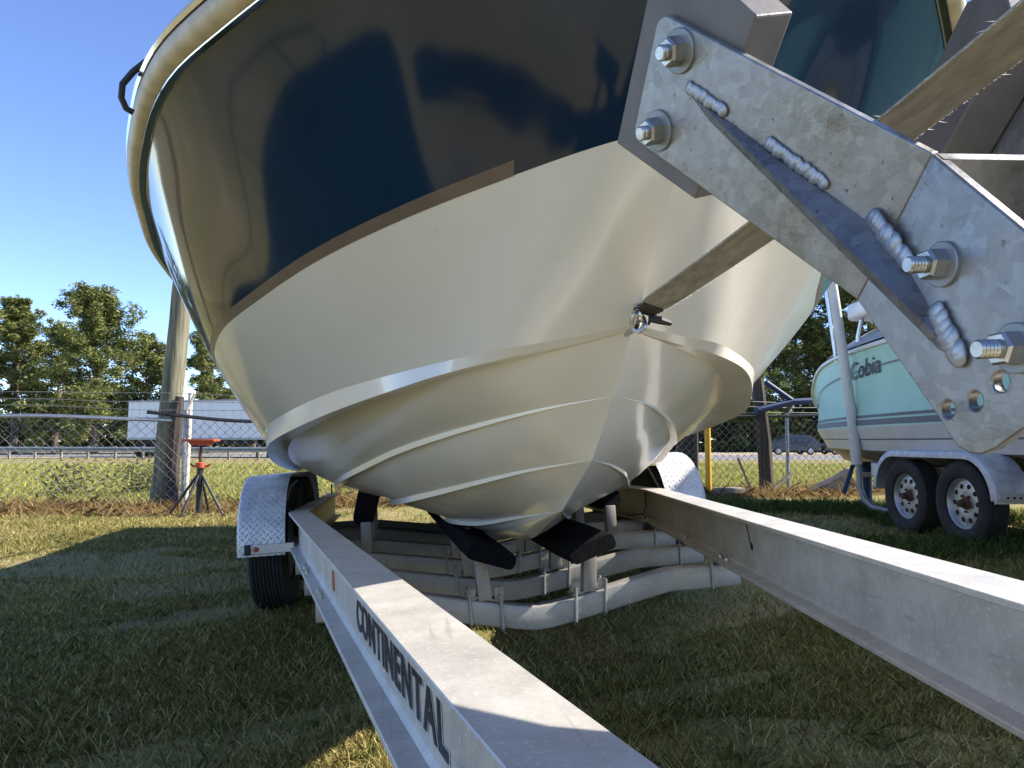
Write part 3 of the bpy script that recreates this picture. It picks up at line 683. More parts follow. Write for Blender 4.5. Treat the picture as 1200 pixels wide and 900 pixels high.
# --- strap from bow eye to winch
def strap():
    n = 60; vs = []; a = V(.006, -2.575, .478); c = V(0, -3.66, .535)
    for i in range(n+1):
        s = i/n; p = a.lerp(c, s); p.z += -.012*math.sin(PI*s) - (.0 if s > .1 else 0)
        w = .0235; tw = .28*(1-s) + .10
        wx = V(math.cos(tw), 0, -math.sin(tw))*w*min(1, .55 + s*6); t = V(0, 0, 1)*.0012
        vs += [p - wx - t, p + wx - t, p + wx + t, p - wx + t]
    fs = [(i*4+j, i*4+(j+1) % 4, (i+1)*4+(j+1) % 4, (i+1)*4+j) for i in range(n) for j in range(4)] + [(0, 1, 2, 3), (n*4, n*4+3, n*4+2, n*4+1)]
    b = MB(); b.add(vs, fs); so = b.build('winch_strap', M['strap'], trailer, smooth=60)
    # frayed edges
    fr = MB(); rr = random.Random(3)
    for sd_ in (-1, 1):
        for i in range(900):
            s = rr.random()*.985 + .01; k = int(s*n); p0 = (Vector(vs[k*4 + (0 if sd_ < 0 else 1)])); p1 = Vector(vs[min(n, k+1)*4 + (0 if sd_ < 0 else 1)]); p = p0.lerp(p1, s*n-k)
            L = rr.uniform(.0004, .0022); L = L if rr.random() < .975 else rr.uniform(.005, .011)
            q = p + V(sd_*L, rr.uniform(-.002, .002), rr.uniform(-.0015, .001)); t = V(0, .0004, 0)
            fr.add([p-t, p+t, q, p+V(0, 0, .001)], [(0, 1, 2), (0, 2, 3), (1, 3, 2)])
    fr.build('frayed_edge', M['fray'], so, smooth=0, fix=False)['kind'] = 'stuff'
    # wrapped loop end and hook
    lp = MB(); 
    for i in range(7):
        y = -2.585 - i*.008; lp.box((.006, y, .4775), (.040 - (i % 2)*.003, .0075, .008), Matrix.Rotation(.38, 3, 'Y'), .002)
    lp.build('strap_loop', M['oldwood'], so)
    hk = MB(); cc = V(.004, -2.573, .468); pth = []
    for i in range(15):
        a = -.6 + 4.9*i/14; pth.append(cc + V(.010*math.sin(a*.5), -.006 + .016*math.cos(a), .0 + .016*math.sin(a)))
    hk.tube(pth, [.0045]*11 + [.004, .0035, .003, .002], 8)
    hk.tube([V(.012, -2.60, .462), V(.028, -2.607, .457), V(.05, -2.60, .452)], [.007, .008, .005], 8)
    hk.build('strap_hook', M['dark_steel'], so)
strap()

# ------------------------------------------------------------------ the boat hull
NS = 120
US = np.concatenate([[0, .0016, .004, .008], .012 + .988*np.linspace(0, 1, NS-4)**1.5])
ST = 4.3
C = {}
C['keel'] = [(0, -1.84, .066), (0, -1.617, .006), (0, -1.291, -.071), (0, -.671, -.112), (0, .3, -.125), (0, ST, -.12)]
C['s4'] = [(0, -1.84, .066), (.08, -1.527, .023), (.165, -1.22, -.017), (.235, -.95, -.03), (.25, -.3, -.045), (.25, ST, -.05)]
C['s3'] = [(0, -2.185, .206), (.113, -1.973, .182), (.222, -1.743, .148), (.317, -1.471, .113), (.42, -1.149, .076), (.47, -.7, .045), (.49, 0, .02), (.5, ST, .0)]
C['s2'] = [(0, -2.385, .339), (.103, -2.278, .327), (.197, -2.131, .311), (.334, -1.865, .281), (.449, -1.603, .249), (.551, -1.268, .209), (.655, -.887, .165), (.74, -.3, .12), (.78, .6, .09), (.79, ST, .07)]
C['ci'] = [(0, -2.527, .453), (.095, -2.455, .437), (.185, -2.36, .428), (.29, -2.24, .417), (.37, -2.105, .408), (.50, -1.853, .394), (.64, -1.536, .372), (.767, -1.175, .353), (.869, -.797, .322), (.93, -.4, .285), (1.0, .4, .24), (1.04, 2, .2), (1.04, ST, .18)]
C['cl'] = [(0, -2.530, .452), (.133, -2.441, .435), (.227, -2.371, .427), (.352, -2.25, .412), (.445, -2.121, .398), (.619, -1.799, .373), (.781, -1.445, .343), (.931, -.943, .316), (1.03, -.3, .275), (1.1, .6, .225), (1.13, 2, .18), (1.13, ST, .16)]
C['cu'] = [(0, -2.545, .460), (.125, -2.468, .449), (.229, -2.395, .445), (.351, -2.247, .440), (.495, -2.043, .432), (.614, -1.833, .425), (.785, -1.445, .404), (.935, -.943, .383), (1.035, -.3, .345), (1.11, .6, .295), (1.14, 2, .25), (1.14, ST, .23)]
C['co'] = [(0, -2.85, .712), (.10, -2.785, .711), (.26, -2.625, .708), (.432, -2.46, .692), (.605, -2.245, .676), (.79, -1.92, .662), (.933, -1.65, .643), (1.045, -1.28, .62), (1.13, -.7, .59), (1.2, 0, .56), (1.24, 1, .54), (1.25, ST, .52)]
C['sh'] = [(0, -3.12, 1.05), (.19, -3.05, 1.045), (.40, -2.89, 1.03), (.56, -2.735, 1.015), (.70, -2.59, 1.005), (.835, -2.43, 1.0), (.92, -2.28, 1.0), (1.0, -2.09, 1.0), (1.045, -1.97, 1.0), (1.11, -1.76, 1.0), (1.16, -1.55, 1.0), (1.22, -1.27, .995), (1.25, -1.0, .985), (1.275, -.6, .975), (1.29, 0, .965), (1.3, 1, .95), (1.3, ST, .93)]
CV = {k: crom(v, len(US), us=US) for k, v in C.items()}
for k in CV: CV[k][0, 0] = 0; CV[k][:, 0] = np.maximum(CV[k][:, 0], 0)
ease = 1-np.exp(-np.linspace(0, 1, len(US))*28)
def lip(k, din, hin, hup, dout=0.0):
    c = CV[k]; e = (1-np.exp(-US*9))[:, None]
    return c + e*np.array([-din, 0, hin]), c + e*np.array([dout, 0, hup])
s4i, s4u = lip('s4', .03, .004, .022); s3i, s3u = lip('s3', .034, .004, .026); s2i, s2u = lip('s2', .034, .004, .026)
hull = MB()
def strip(a, c, rows=1, mi=0, bow=0.0):
    """surface between two half-curves, both sides joined at the stem"""
    vs = []; full = 2*len(US)-1
    for r in range(rows+1):
        t = r/rows; q = a*(1-t) + c*t
        if bow: q = q + np.array([1, -.3, 0])*(bow*4*t*(1-t))*np.minimum(1, US*30)[:, None]
        lft = q[::-1]*np.array([-1, 1, 1]); vs += [tuple(p) for p in lft] + [tuple(p) for p in q[1:]]
    fs = [(r*full+i, r*full+i+1, (r+1)*full+i+1, (r+1)*full+i) for r in range(rows) for i in range(full-1)]
    hull.add(vs, fs, mi)
strip(CV['keel'], s4i, 5, bow=.012); strip(s4i, CV['s4']); strip(CV['s4'], s4u)
strip(s4u, s3i, 5, bow=.01); strip(s3i, CV['s3']); strip(CV['s3'], s3u)
strip(s3u, s2i, 5, bow=.012); strip(s2i, CV['s2']); strip(CV['s2'], s2u)
strip(s2u, CV['ci'], 6, bow=.012); strip(CV['ci'], CV['cl'], 2); strip(CV['cl'], CV['cu'], 2)
# topsides: smooth spline across cu -> co -> sh
def across(ts):
    cu, co, sh = CV['cu'], CV['co'], CV['sh']; out = []
    d0 = (co-cu)*1.0; d2 = (sh-co)*1.0; tm = .42; 
    m1 = (d0/tm*(1-tm) + d2/(1-tm)*tm)
    m0 = 1.5*d0/tm - .5*m1; m2 = 1.5*d2/(1-tm) - .5*m1
    for t in ts:
        if t <= tm: h = tm; x = t/h; p0, p1, a, c = cu, co, m0, m1
        else: h = 1-tm; x = (t-tm)/h; p0, p1, a, c = co, sh, m1, m2
        out.append((2*x**3-3*x**2+1)*p0 + (x**3-2*x**2+x)*h*a + (-2*x**3+3*x**2)*p1 + (x**3-x**2)*h*c)
    return out
ts = list(np.linspace(0, .42, 11)) + list(np.linspace(.42, 1, 15))[1:]
RW = across(ts); vs = []; full = 2*len(US)-1
for q in RW: vs += [tuple(p) for p in q[::-1]*np.array([-1, 1, 1])] + [tuple(p) for p in q[1:]]
n0 = len(hull.v); hull.v += vs
for r in range(len(ts)-1):
    for i in range(full-1):
        hull.f.append([n0+r*full+i, n0+r*full+i+1, n0+(r+1)*full+i+1, n0+(r+1)*full+i]); hull.m.append(0 if ts[r] < .4199 else 1)
# transom
prof = [CV[k][-1] for k in ('keel', 's4', 's3', 's2', 'ci', 'cu', 'co', 'sh')]
tv = [tuple(p) for p in prof] + [(-p[0], p[1], p[2]) for p in prof[::-1][:-1]]
hull.add(tv, [list(range(len(tv)))], 0)
me = bpy.data.meshes.new('hull'); me.from_pydata(hull.v, [], hull.f); me.polygons.foreach_set('material_index', hull.m)
me.polygons.foreach_set('use_smooth', [True]*len(me.polygons)); me.set_sharp_from_angle(angle=math.radians(28)); me.update()
bm = bmesh.new(); bm.from_mesh(me); bm.normal_update()
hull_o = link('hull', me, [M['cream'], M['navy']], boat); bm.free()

def offset_path(q, d):
    """offset of a half curve horizontally outwards by d (array in, array out)"""
    t = np.gradient(q, axis=0); n = np.stack([-t[:, 1], t[:, 0], np.zeros(len(q))], -1); n = n/np.maximum(1e-9, np.linalg.norm(n[:, :2], axis=1))[:, None]
    n = -n if n[len(n)//2, 0] < 0 else n
    n[0] = (0, -1, 0); return q + n*d, n
def sweep(curve, prof, name, m, parent, smooth=40, closed=True):
    _, n = offset_path(curve, 0); b = MB(); k = len(prof); full = 2*len(curve)-1; vs = []
    P = [curve + n*o + np.array([0, 0, z]) for (o, z) in prof]
    P = [np.concatenate([p[::-1]*np.array([-1, 1, 1]), p[1:]]) for p in P]
    for i in range(full):
        for j in range(k): vs.append(tuple(P[j][i]))
    fs = [(i*k+j, i*k+(j+1) % k, (i+1)*k+(j+1) % k, (i+1)*k+j) for i in range(full-1) for j in range(k if closed else k-1)]
    b.add(vs, fs); return b.build(name, m, parent, smooth=smooth)
SH = CV['sh']
sweep(SH, [(-.006, -.004), (.006, -.003), (.026, .0), (.036, .010), (.040, .026), (.034, .042), (.02, .05), (-.006, .05)], 'rub_rail', M['rub'], hull_o)
sweep(SH, [(.004, .0515), (.024, .050), (.037, .044), (.0415, .052), (.036, .062), (.022, .068), (.004, .068)], 'rail_insert', M['steel'], hull_o)
sweep(SH, [(-.001, -.006), (.012, -.007), (.013, -.0045), (-.001, -.0045)], 'rail_trim', M['steel'], hull_o)
sweep(SH, [(.0, .069), (.026, .069), (.022, .088), (.002, .108), (-.05, .122), (-.2, .128), (-.2, .06), (-.02, .06)], 'gunwale', M['white'], boat, smooth=50)
# deck, cockpit sole and transom board inside the gunwales
inner, _ = offset_path(SH, -.19); inner[:, 0] = np.maximum(inner[:, 0], 0)
b = MB(); vs = [tuple(p + np.array([0, 0, .1])) for p in inner[6::4]]; vl = [(-p[0], p[1], p[2]) for p in vs]; n = len(vs)
b.add(vs + vl, [(i, i+1, n+i+1, n+i) for i in range(n-1)]); b.build('deck', M['white'], boat, smooth=0)
# brown stripe under the navy, a thin proud tape
co = np.array(across([.418])[0]); co2 = np.array(across([.452])[0])
def tape(a, c, k0, name, m):
    vs = []; _, n1 = offset_path(a, 0); A = a + n1*.0008; B_ = c + n1*.0008
    for sgn in (-1, 1):
        b = MB(); vs = []
        for p, q in zip(A[k0:], B_[k0:]): vs += [(sgn*p[0], p[1], p[2]), (sgn*q[0], q[1], q[2])]
        n = len(vs)//2; b.add(vs, [(2*i, 2*i+1, 2*i+3, 2*i+2) for i in range(n-1)]); b.build(name, m, hull_o, smooth=60)
i0 = int(np.argmin(np.abs(co[:, 0]-.235)))
tape(co, co2, i0, 'boot_stripe', M['tape'])
# bow eye
b = MB(); pth = []
for i in range(13):
    a = PI*i/12; pth.append(V(-.006, -2.560 - .036*math.sin(a), .472 + .023*math.cos(a)))
b.tube([V(-.006, -2.52, .495)] + pth + [V(-.006, -2.49, .449)], .0058, 9)
b.build('bow_eye', M['steel'], boat)
b = MB(); b.tube([V(-.010 + .012*math.cos(a), -2.594 + .006*math.sin(a*2), .458 + .018*math.sin(a)) for a in np.linspace(0, 2*PI, 25)], .0045, 8, cap=False); b.build('shackle', M['zinc'], boat)
b = MB(); b.box((0, -2.556, .484), (.016, .008, .06), Matrix.Rotation(.85, 3, 'X'), .003); b.build('eye_plate', M['steel'], boat)
# tubular rail standing on the gunwale
for sgn in (-1, 1):
    q = crom([(sgn*.05, -2.9, 1.62), (sgn*.45, -2.55, 1.60), (sgn*.85, -2.0, 1.56), (sgn*1.08, -1.2, 1.52), (sgn*1.17, .2, 1.47), (sgn*1.19, 1.6, 1.42), (sgn*1.20, 2.6, 1.30), (sgn*1.21, 3.3, 1.03)], 40)
    b = MB(); b.tube([V(*p) for p in q], .0125, 8); hr = b.build('hand_rail', M['steel'], boat)
    for (x, y, z) in ((.45, -2.55, 1.60), (1.08, -1.2, 1.52), (1.17, .2, 1.47), (1.19, 1.6, 1.42)):
        b = MB(); b.tube([V(sgn*x, y, z), V(sgn*(x+.03), y+.02, 1.08 if y > -2 else 1.2)], .0125, 8); b.lathe([(.03, 0), (.03, .01), (.013, .015)], (sgn*(x+.03), y+.02, 1.08 if y > -2 else 1.22), (0, 0, 1), n=12); b.build('stanchion', M['steel'], hr)
# black line over the gunwale
b = MB()
b.tube([V(-.88, -2.33, 1.085), V(-.925, -2.325, 1.08), V(-.962, -2.306, 1.062), V(-.982, -2.306, 1.035), V(-.986, -2.301, 1.008), V(-.980, -2.291, .99), V(-.968, -2.286, .984)], .0065, 8)
tag(b.build('rope', M['black_rubber'], None), 'short black rope end looped over the gunwale', 'rope').matrix_world = TM
b = MB(); q = V(-.86, -2.25, 1.12); b.tube([q + V(.0, -.07, .035), q + V(0, 0, .028), q + V(0, .07, .035)], [.006, .009, .006], 8); b.tube([q + V(0, -.02, 0), q + V(0, -.02, .028)], .007, 6); b.tube([q + V(0, .02, 0), q + V(0, .02, .028)], .007, 6)
b.build('cleat', M['steel'], boat)


# ------------------------------------------------------------------ the mint boat on its own trailer
def W2(x, y, z): return V(x, y, z)
mint = tag(empty('boat', (5.0, 6.6, .55)), 'mint green fishing boat under a grey cover on the neighbouring trailer', 'boat')
MO = V(5.0, 6.6, .55)
def mcurve(pts, n=60): return crom(pts, n, us=np.linspace(0, 1, n)**1.25)
# half curves, offset from the centreline x=5.0 (port side faces the camera: x = 5 - h)
mc = {
 'keel': [(0, 11.0, .62), (0, 10.2, .53), (0, 8.5, .50), (0, 2.3, .50)],
 'ch':   [(0, 11.25, .80), (.28, 10.85, .80), (.62, 10.0, .80), (.86, 9.0, .79), (.98, 7.6, .78), (1.02, 6.0, .78), (1.02, 2.3, .78)],
 'st':   [(0, 11.55, 1.05), (.34, 11.05, 1.05), (.68, 10.2, 1.05), (.93, 9.0, 1.05), (1.06, 7.6, 1.05), (1.10, 6.0, 1.05), (1.10, 2.3, 1.05)],
 'sh':   [(0, 11.90, 1.45), (.12, 11.72, 1.62), (.30, 11.20, 1.82), (.55, 10.4, 1.92), (.85, 9.2, 1.94), (1.05, 7.9, 1.93), (1.15, 6.2, 1.92), (1.15, 2.3, 1.90)]}
mcv = {k: mcurve(v) for k, v in mc.items()}
def mstrip(a, c, rows, name, m, parent, bow=0.0, lift=0.0, closed=False):
    b = MB(); n = len(a); vs = []; full = 2*n-1
    for r in range(rows+1):
        t = r/rows; q = a*(1-t) + c*t
        q = q + np.array([1, 0, 0])*(bow*4*t*(1-t) + lift)*np.minimum(1, np.linspace(0, 1, n)*14)[:, None]
        q = q.copy(); L_ = q*np.array([-1, 1, 1]); allp = np.concatenate([L_[::-1], q[1:]])
        vs += [(p[0]+5.0-MO.x, p[1]-MO.y, p[2]-MO.z) for p in allp]
    fs = [(r*full+i, r*full+i+1, (r+1)*full+i+1, (r+1)*full+i) for r in range(rows) for i in range(full-1)]
    b.add(vs, fs)
    return b.build(name, m, parent, smooth=60, fix=False)
mh = mstrip(mcv['st'], mcv['sh'], 10, 'hull', M['mint'], mint, bow=-.03)
mstrip(mcv['ch'], mcv['st'], 3, 'lower_topside', M['mint_cream'], mint)
mstrip(mcv['keel'], mcv['ch'], 5, 'hull_bottom', M['tan_bottom'], mint, bow=.03)
for (a, c) in ((.02, .09), (.115, .15)):
    mstrip(mcv['st']*(1-a) + mcv['sh']*a, mcv['st']*(1-c) + mcv['sh']*c, 1, 'boot_stripe', M['mint_dark'], mh, lift=.006 - .03*4*a*(1-a))
mstrip(mcv['ch']*.55 + mcv['st']*.45, mcv['ch']*.5 + mcv['st']*.5, 1, 'pin_line', M['mint_dark'], mh, lift=.004)
# curved pinstripe low on the bow rising under the name
pa = mcv['st'].copy(); tt = np.clip(.36 + .42*(1-np.exp(-np.linspace(0, 1, len(pa))*4.5)), 0, .80)[:, None]
pA = mcv['st']*(1-tt) + mcv['sh']*tt; tt2 = tt + .018; pB = mcv['st']*(1-tt2) + mcv['sh']*tt2
mstrip(pA, pB, 1, 'pin_stripe', M['mint_dark'], mh, lift=.006 - .016)
# rail, cover, hard top
def msweep(curve, prof, name, m, parent):
    _, n = offset_path(curve*np.array([1, -1, 1]), 0); n = n*np.array([1, -1, 1]); b = MB(); k = len(prof); vs = []
    P = [curve + n*o + np.array([0, 0, z]) for (o, z) in prof]; P = [np.concatenate([p[::-1]*np.array([-1, 1, 1]), p[1:]]) for p in P]; full = len(P[0])
    for i in range(full):
        for j in range(k): vs.append((P[j][i][0]+5.0-MO.x, P[j][i][1]-MO.y, P[j][i][2]-MO.z))
    b.add(vs, [(i*k+j, i*k+(j+1) % k, (i+1)*k+(j+1) % k, (i+1)*k+j) for i in range(full-1) for j in range(k)]); return b.build(name, m, parent, smooth=50)
msweep(mcv['sh'], [(-.01, -.02), (.025, -.015), (.035, .01), (.025, .03), (-.01, .035)], 'rub_rail', M['mint_cream'], mh)
cvb = MB(); sh = mcv['sh']; rowsn = 9; vs = []; rr = np.random.default_rng(5)
for r in range(rowsn+1):
    t = r/rowsn
    for p in sh:
        h = (1-(1-t)**2.2)*(.36 if p[1] < 9 else .36*max(0, (12.0-p[1])/3.0)) + .06
        h += .012*math.sin(p[1]*7+t*5)*t*(1-t)*4
        vs.append((-(p[0]*(1-t)) , p[1]-MO.y, p[2]+h-MO.z))
n = len(sh); half = len(vs); vs += [(-p[0], p[1], p[2]) for p in vs]
fs = [(r*n+i, r*n+i+1, (r+1)*n+i+1, (r+1)*n+i) for r in range(rowsn) for i in range(n-1)]; fs += [[q+half for q in f] for f in fs]
cvb.add(vs, fs).build('boat_cover', M['canvas'], mint, smooth=60, fix=False)
b = MB(); b.box((0, 1.15, 1.92), (1.72, 2.3, .22), bev=.10); b.build('hard_top', M['hardtop'], mint, smooth=60)
for sx in (-.78, .78):
    for sy in (2.15, .2):
        b = MB(); b.tube([V(sx, sy, 1.3), V(sx, sy+.02, 1.6), V(sx*.97, sy-.06, 1.84)], .028, 8); b.build('top_support', M['tube_al'], mint)
b = MB(); b.box((0, -3.0, 2.50), (2.1, 5.1, .07), bev=.03); b.build('added_shade_top', M['hardtop'], mint, smooth=60)  # unseen top added over the mint boat to shade the ground beside it
for sx in (-.6, .6):
    for sy in (-3.9, -1.6):
        b = MB(); b.tube([V(sx*1.1, sy, 1.3), V(sx, sy, 2.48)], .025, 8); b.build('shade_top_leg', M['tube_al'], mint)  # legs carrying the added shade top
b = MB(); b.tube([V(-.82, 2.7, 1.35), V(-.90, 2.75, 2.3)], .022, 7); b.build('rod_holder', M['tube_al'], mint)
# name on the bow
me = text_mesh('Cobia', 'name_lettering', shear=.28, off=.006)
def hull_at(y, z):
    st, s_ = mcv['st'], mcv['sh']; best = None
    i = np.argmin(np.abs(st[:, 1]-y)); xs_ = np.interp(-y, -st[:, 1], st[:, 0]); xe = np.interp(-y, -s_[:, 1], s_[:, 0]); ze = np.interp(-y, -s_[:, 1], s_[:, 2])
    t = (z-1.05)/(ze-1.05); return xs_*(1-t) + xe*t - .03*4*t*(1-t)
place_text(me, lambda a, c: (-hull_at(8.66-a, 1.61+c+a*.02)-.012, 8.66-a-MO.y, 1.61+c+a*.02-MO.z), .92, .20)
link('name_lettering', me, M['letter'], mh)
b = MB(); b.lathe([(.03, 0), (.035, .012), (.015, .02), (0, .02)], (-hull_at(11.0, 1.42)-.005, 11.0-MO.y, 1.42-MO.z), (-1, .5, 0), n=16); b.build('through_hull_fitting', M['dark_steel'], mh)

mtr = tag(empty('boat_trailer', (3.87, 6.62, .02)), 'dull trailer with twin wheels under the mint boat', 'trailer')
TO = V(3.87, 6.62, .02)
def tl(x, y, z): return V(x-TO.x, y-TO.y, z-TO.z)
for sgn, xc in ((-1, 3.87), (1, 6.13)):
    for y in (6.18, 7.06):
        w, ro, u, v = tyre_wheel(mtr, 'wheel', tl(xc, y, .355+gz(xc, y)), (sgn, -.03, 0), R=.355, W=.2, rim=.215)
        if sgn < 0:
            c = tl(xc, y, .355+gz(xc, y)); ax = V(-1, -.03, 0).normalized(); h = .1
            for k in range(10):
                a = 2*PI*k/10; q = c + ax*(h*.405) + (u*math.cos(a) + v*math.sin(a))*.145
                hb = MB(); hb.lathe([(.021, -.004), (.021, .003), (.0, .003)], q, ax, n=12); hb.build('vent_hole_shade', M['hole'], w, smooth=20)  # dark disc on the rim stands in for a vent hole's shade
            hb = MB(); hb.lathe([(.055, .0), (.05, .02), (.032, .025), (.03, .07), (.02, .08), (0, .08)], c + ax*(h*.36), ax, n=20); hb.build('hub', M['rust'], w)
            for k in range(5):
                a = 2*PI*k/5 + .3; q = c + ax*(h*.37) + (u*math.cos(a) + v*math.sin(a))*.07
                hexbolt('lug_nut', q, ax, .011, .02, w, m=M['rust'])
pth = fender_path(5.66, 7.58, .42, .80, .40)
mf = fender(mtr, 'fender', [(y-TO.y, z-TO.z) for y, z in pth], 4.02-TO.x, 3.74-TO.x, M['diamond'], lip=.06)
fender(mtr, 'fender', [(y-TO.y, z-TO.z) for y, z in pth], 5.98-TO.x, 6.26-TO.x, M['diamond'], lip=.06)
b = MB(); b.box(tl(3.9, 5.64, .45), (.30, .03, .06), bev=.004); b.build('fender_bracket', M['alu_dull'], mf)
for k in range(4):
    b = MB(); b.lathe([(.010, .0), (.010, .003), (0, .003)], tl(3.81+.05*k, 5.624, .45), (0, -1, 0), n=12); b.build('bracket_hole_shade', M['hole'], mf, smooth=0)  # dark disc painted as the shade inside a bracket hole
for sgn in (-1, 1):
    b = MB(); x = 5.0 + sgn*.92; b.bar(tl(x, 3.4, .57), tl(x, 8.2, .57), .08, .15, bev=.006); b.bar(tl(x, 8.2, .57), tl(5.0 + sgn*.05, 9.9, .57), .08, .15, bev=.006); b.build('frame_rail', M['pvc'], mtr, smooth=20)
for y in (4.2, 5.8, 7.6, 9.2):
    b = MB(); b.bar(tl(4.1 if y < 8.5 else 4.35, y, .47), tl(5.9 if y < 8.5 else 5.65, y, .47), .07, .06, bev=.004); b.build('cross_member', M['alu_dull'], mtr, smooth=20)
for sgn in (-1, 1):
    b = MB(); b.bar(tl(5.0+sgn*.55, 3.6, .60), tl(5.0+sgn*.5, 9.4, .60), .14, .06, bev=.01); b.build('bunk', M['carpet'], mtr)
# upright PVC guide on its bent steel foot
b = MB(); b.tube([tl(4.02, 8.5, .62), tl(3.98, 8.5, 1.2), tl(3.79, 8.5, 2.9)], [.06, .058, .055], 14); gp = b.build('guide_post', M['pvc'], mtr)
b = MB(); b.tube([tl(4.035, 8.5, .75), tl(4.045, 8.5, .35), tl(4.07, 8.46, .22), tl(4.13, 8.4, .14), tl(4.22, 8.3, .11), tl(4.45, 8.1, .11)], .036, 10); b.build('guide_foot', M['galv_post'], mtr)
b = MB(); b.tube([tl(4.45, 8.1, .10), tl(4.45, 8.1, .5)], .03, 8); b.build('guide_bracket', M['galv_post'], mtr)
b = MB(); b.tube([tl(4.55, 9.4, .05), tl(4.55, 9.4, .62)], .07, 12); b.box(tl(4.55, 9.4, .02), (.22, .22, .03)); b.build('stand_jack', M['blue'], mtr)
b = MB(); b.tube([tl(4.40, 9.7, .2), tl(4.55, 9.7, .62)], .03, 8); b.build('stand_brace', M['blue'], mtr)

# ------------------------------------------------------------------ fence along the yard
def fy(x): return 11.2 + .25*x
fence = tag(empty('chain_link_fence', (-4.55, fy(-4.55), 0)), 'rusty chain link fence with sagging top rail and barbed wire along the yard', 'fence')
FO = V(-4.55, fy(-4.55), 0)
def fl(x, z, dy=0): return V(x-FO.x, fy(x)+dy-FO.y, z + gz(x, fy(x)) - FO.z)
FH = 1.27
for x in (-10.6, -7.6, -4.55, -1.6, 1.5, 4.69, 7.8):
    b = MB(); b.tube([fl(x, -.1, .04), fl(x+.01, FH+.06, .04)], .03, 10); b.lathe([(.035, 0), (.03, .03), (0, .04)], fl(x+.01, FH+.06, .04), (0, 0, 1), n=10); b.build('fence_post', M['galv_post'], fence)
    b = MB(); b.bar(fl(x, FH+.03, .04), fl(x+.16, FH+.33, -.08), .03, .02); b.build('wire_arm', M['pvc'], fence)
b = MB(); xs_ = np.linspace(-13, -4.7, 40); b.tube([fl(x, FH - .03 + .05*math.sin((x+10)*.9)*.5, 0) for x in xs_], .028, 7); b.build('top_rail', M['galv_post'], fence)
b = MB(); xs_ = np.linspace(-5.0, 10, 70); b.tube([fl(x, FH + .05 - .10*math.sin(min(1, max(0, (x+5.0)/3.2))*PI), -.01) for x in xs_], .026, 7); b.build('top_rail', M['dark_steel'], fence)
for zz in (.10, .2, .3):
    b = MB(); xs_ = np.linspace(-13, 10, 160); off = .04 - .4*zz
    b.tube([fl(x, FH + zz + .02*math.sin(x*1.7+zz*9), off) for x in xs_], .0035, 4)
    for x in np.arange(-12.9, 9.9, .13):
        p = fl(x, FH + zz + .02*math.sin(x*1.7+zz*9), off); b.add([p+V(-.012, 0, -.02), p+V(-.006, 0, -.02), p+V(.012, 0, .02)], [(0, 1, 2)]); b.add([p+V(.012, 0, -.02), p+V(.006, 0, -.02), p+V(-.012, 0, .02)], [(0, 1, 2)])
    b.build('barbed_wire', M['wire'], fence, smooth=0, fix=False)
# the mesh: zig-zag wires
vs = []; fs = []; cell = .066; hz = .066; rw = .0048
for i in range(int(22.5/cell)):
    x0 = -13 + i*cell; prev = None
    for j in range(int(FH/hz) + 1):
        odd = (i + j) % 2
        p = fl(x0 + (cell if odd else 0.0) + .006*math.sin(j*3.1+i), .01 + j*hz, .012 + .02*math.sin(i*.21+j*.4) + (.005 if odd else -.005))
        ring = [p + V(-rw, 0, 0), p + V(rw*.5, rw*.9, 0), p + V(rw*.5, -rw*.9, 0)]
        n = len(vs); vs += [tuple(q) for q in ring]
        if prev is not None: fs += [(prev+a, prev+(a+1) % 3, n+(a+1) % 3, n+a) for a in range(3)]
        prev = n
me = bpy.data.meshes.new('chain_mesh'); me.from_pydata(vs, [], fs); tag(link('chain_mesh', me, M['wire'], fence), kind='stuff')

# ------------------------------------------------------------------ poles, posts and yard things
b = MB(); n = 26; pts = []; rs = []
for i in range(n+1):
    t = i/n; z = -.2 + 9.2*t; pts.append(V(-4.98 + .062*z + .004*math.sin(z*3), 10.4, z)); rs.append(.158 - .006*z + .004*math.sin(i*2.3))
b.tube(pts, rs, 18); tag(b.build('utility_pole', M['pole']), 'tall weathered greenish utility pole rising behind the fence', 'utility pole')
b = MB(); b.tube([V(-4.76, 10.25, -.1), V(-4.75, 10.25, .6), V(-4.73, 10.25, 1.2), V(-4.70, 10.25, 1.52)], [.085, .08, .085, .06], 9); tag(b.build('old_post', M['oldwood']), 'short charred looking post against the foot of the utility pole', 'post')
b = MB(); b.tube([V(-4.76, 10.68, 0), V(-4.74, 10.68, 1.58)], .035, 10); b.lathe([(.04, 0), (.04, .02), (0, .05)], (-4.74, 10.68, 1.58), (0, 0, 1), n=10); tag(b.build('pipe_post', M['pvc']), 'thin white pipe standing right beside the utility pole', 'pipe')

js = tag(empty('jack_stand', (-3.93, 9.2, gz(-3.93, 9.2))), 'boat stand with red top plate and dark tripod legs on the grass', 'jack stand')
b = MB(); b.tube([V(0, 0, .03), V(0, 0, .62)], .04, 12); b.build('column', M['dark_steel'], js)
for a in (PI*1.08, PI*1.42, PI*1.92, PI*.5):
    b = MB(); b.tube([V(0, 0, .55), V(math.cos(a)*.34, math.sin(a)*.3, .02)], .017, 8); b.box((math.cos(a)*.34, math.sin(a)*.3, .012), (.06, .06, .016)); b.build('leg', M['dark_steel'], js)
b = MB(); b.tube([V(0, 0, .6), V(0, 0, .88)], .019, 10); b.build('screw', M['rust'], js)
b = MB(); b.tube([V(-.13, 0, .64), V(-.09, 0, .61), V(.09, 0, .61), V(.13, 0, .64)], .014, 8); b.lathe([(.06, -.03), (.06, .03), (.03, .04)], (0, 0, .62), (0, 0, 1), n=14); b.build('screw_handle', M['red'], js)
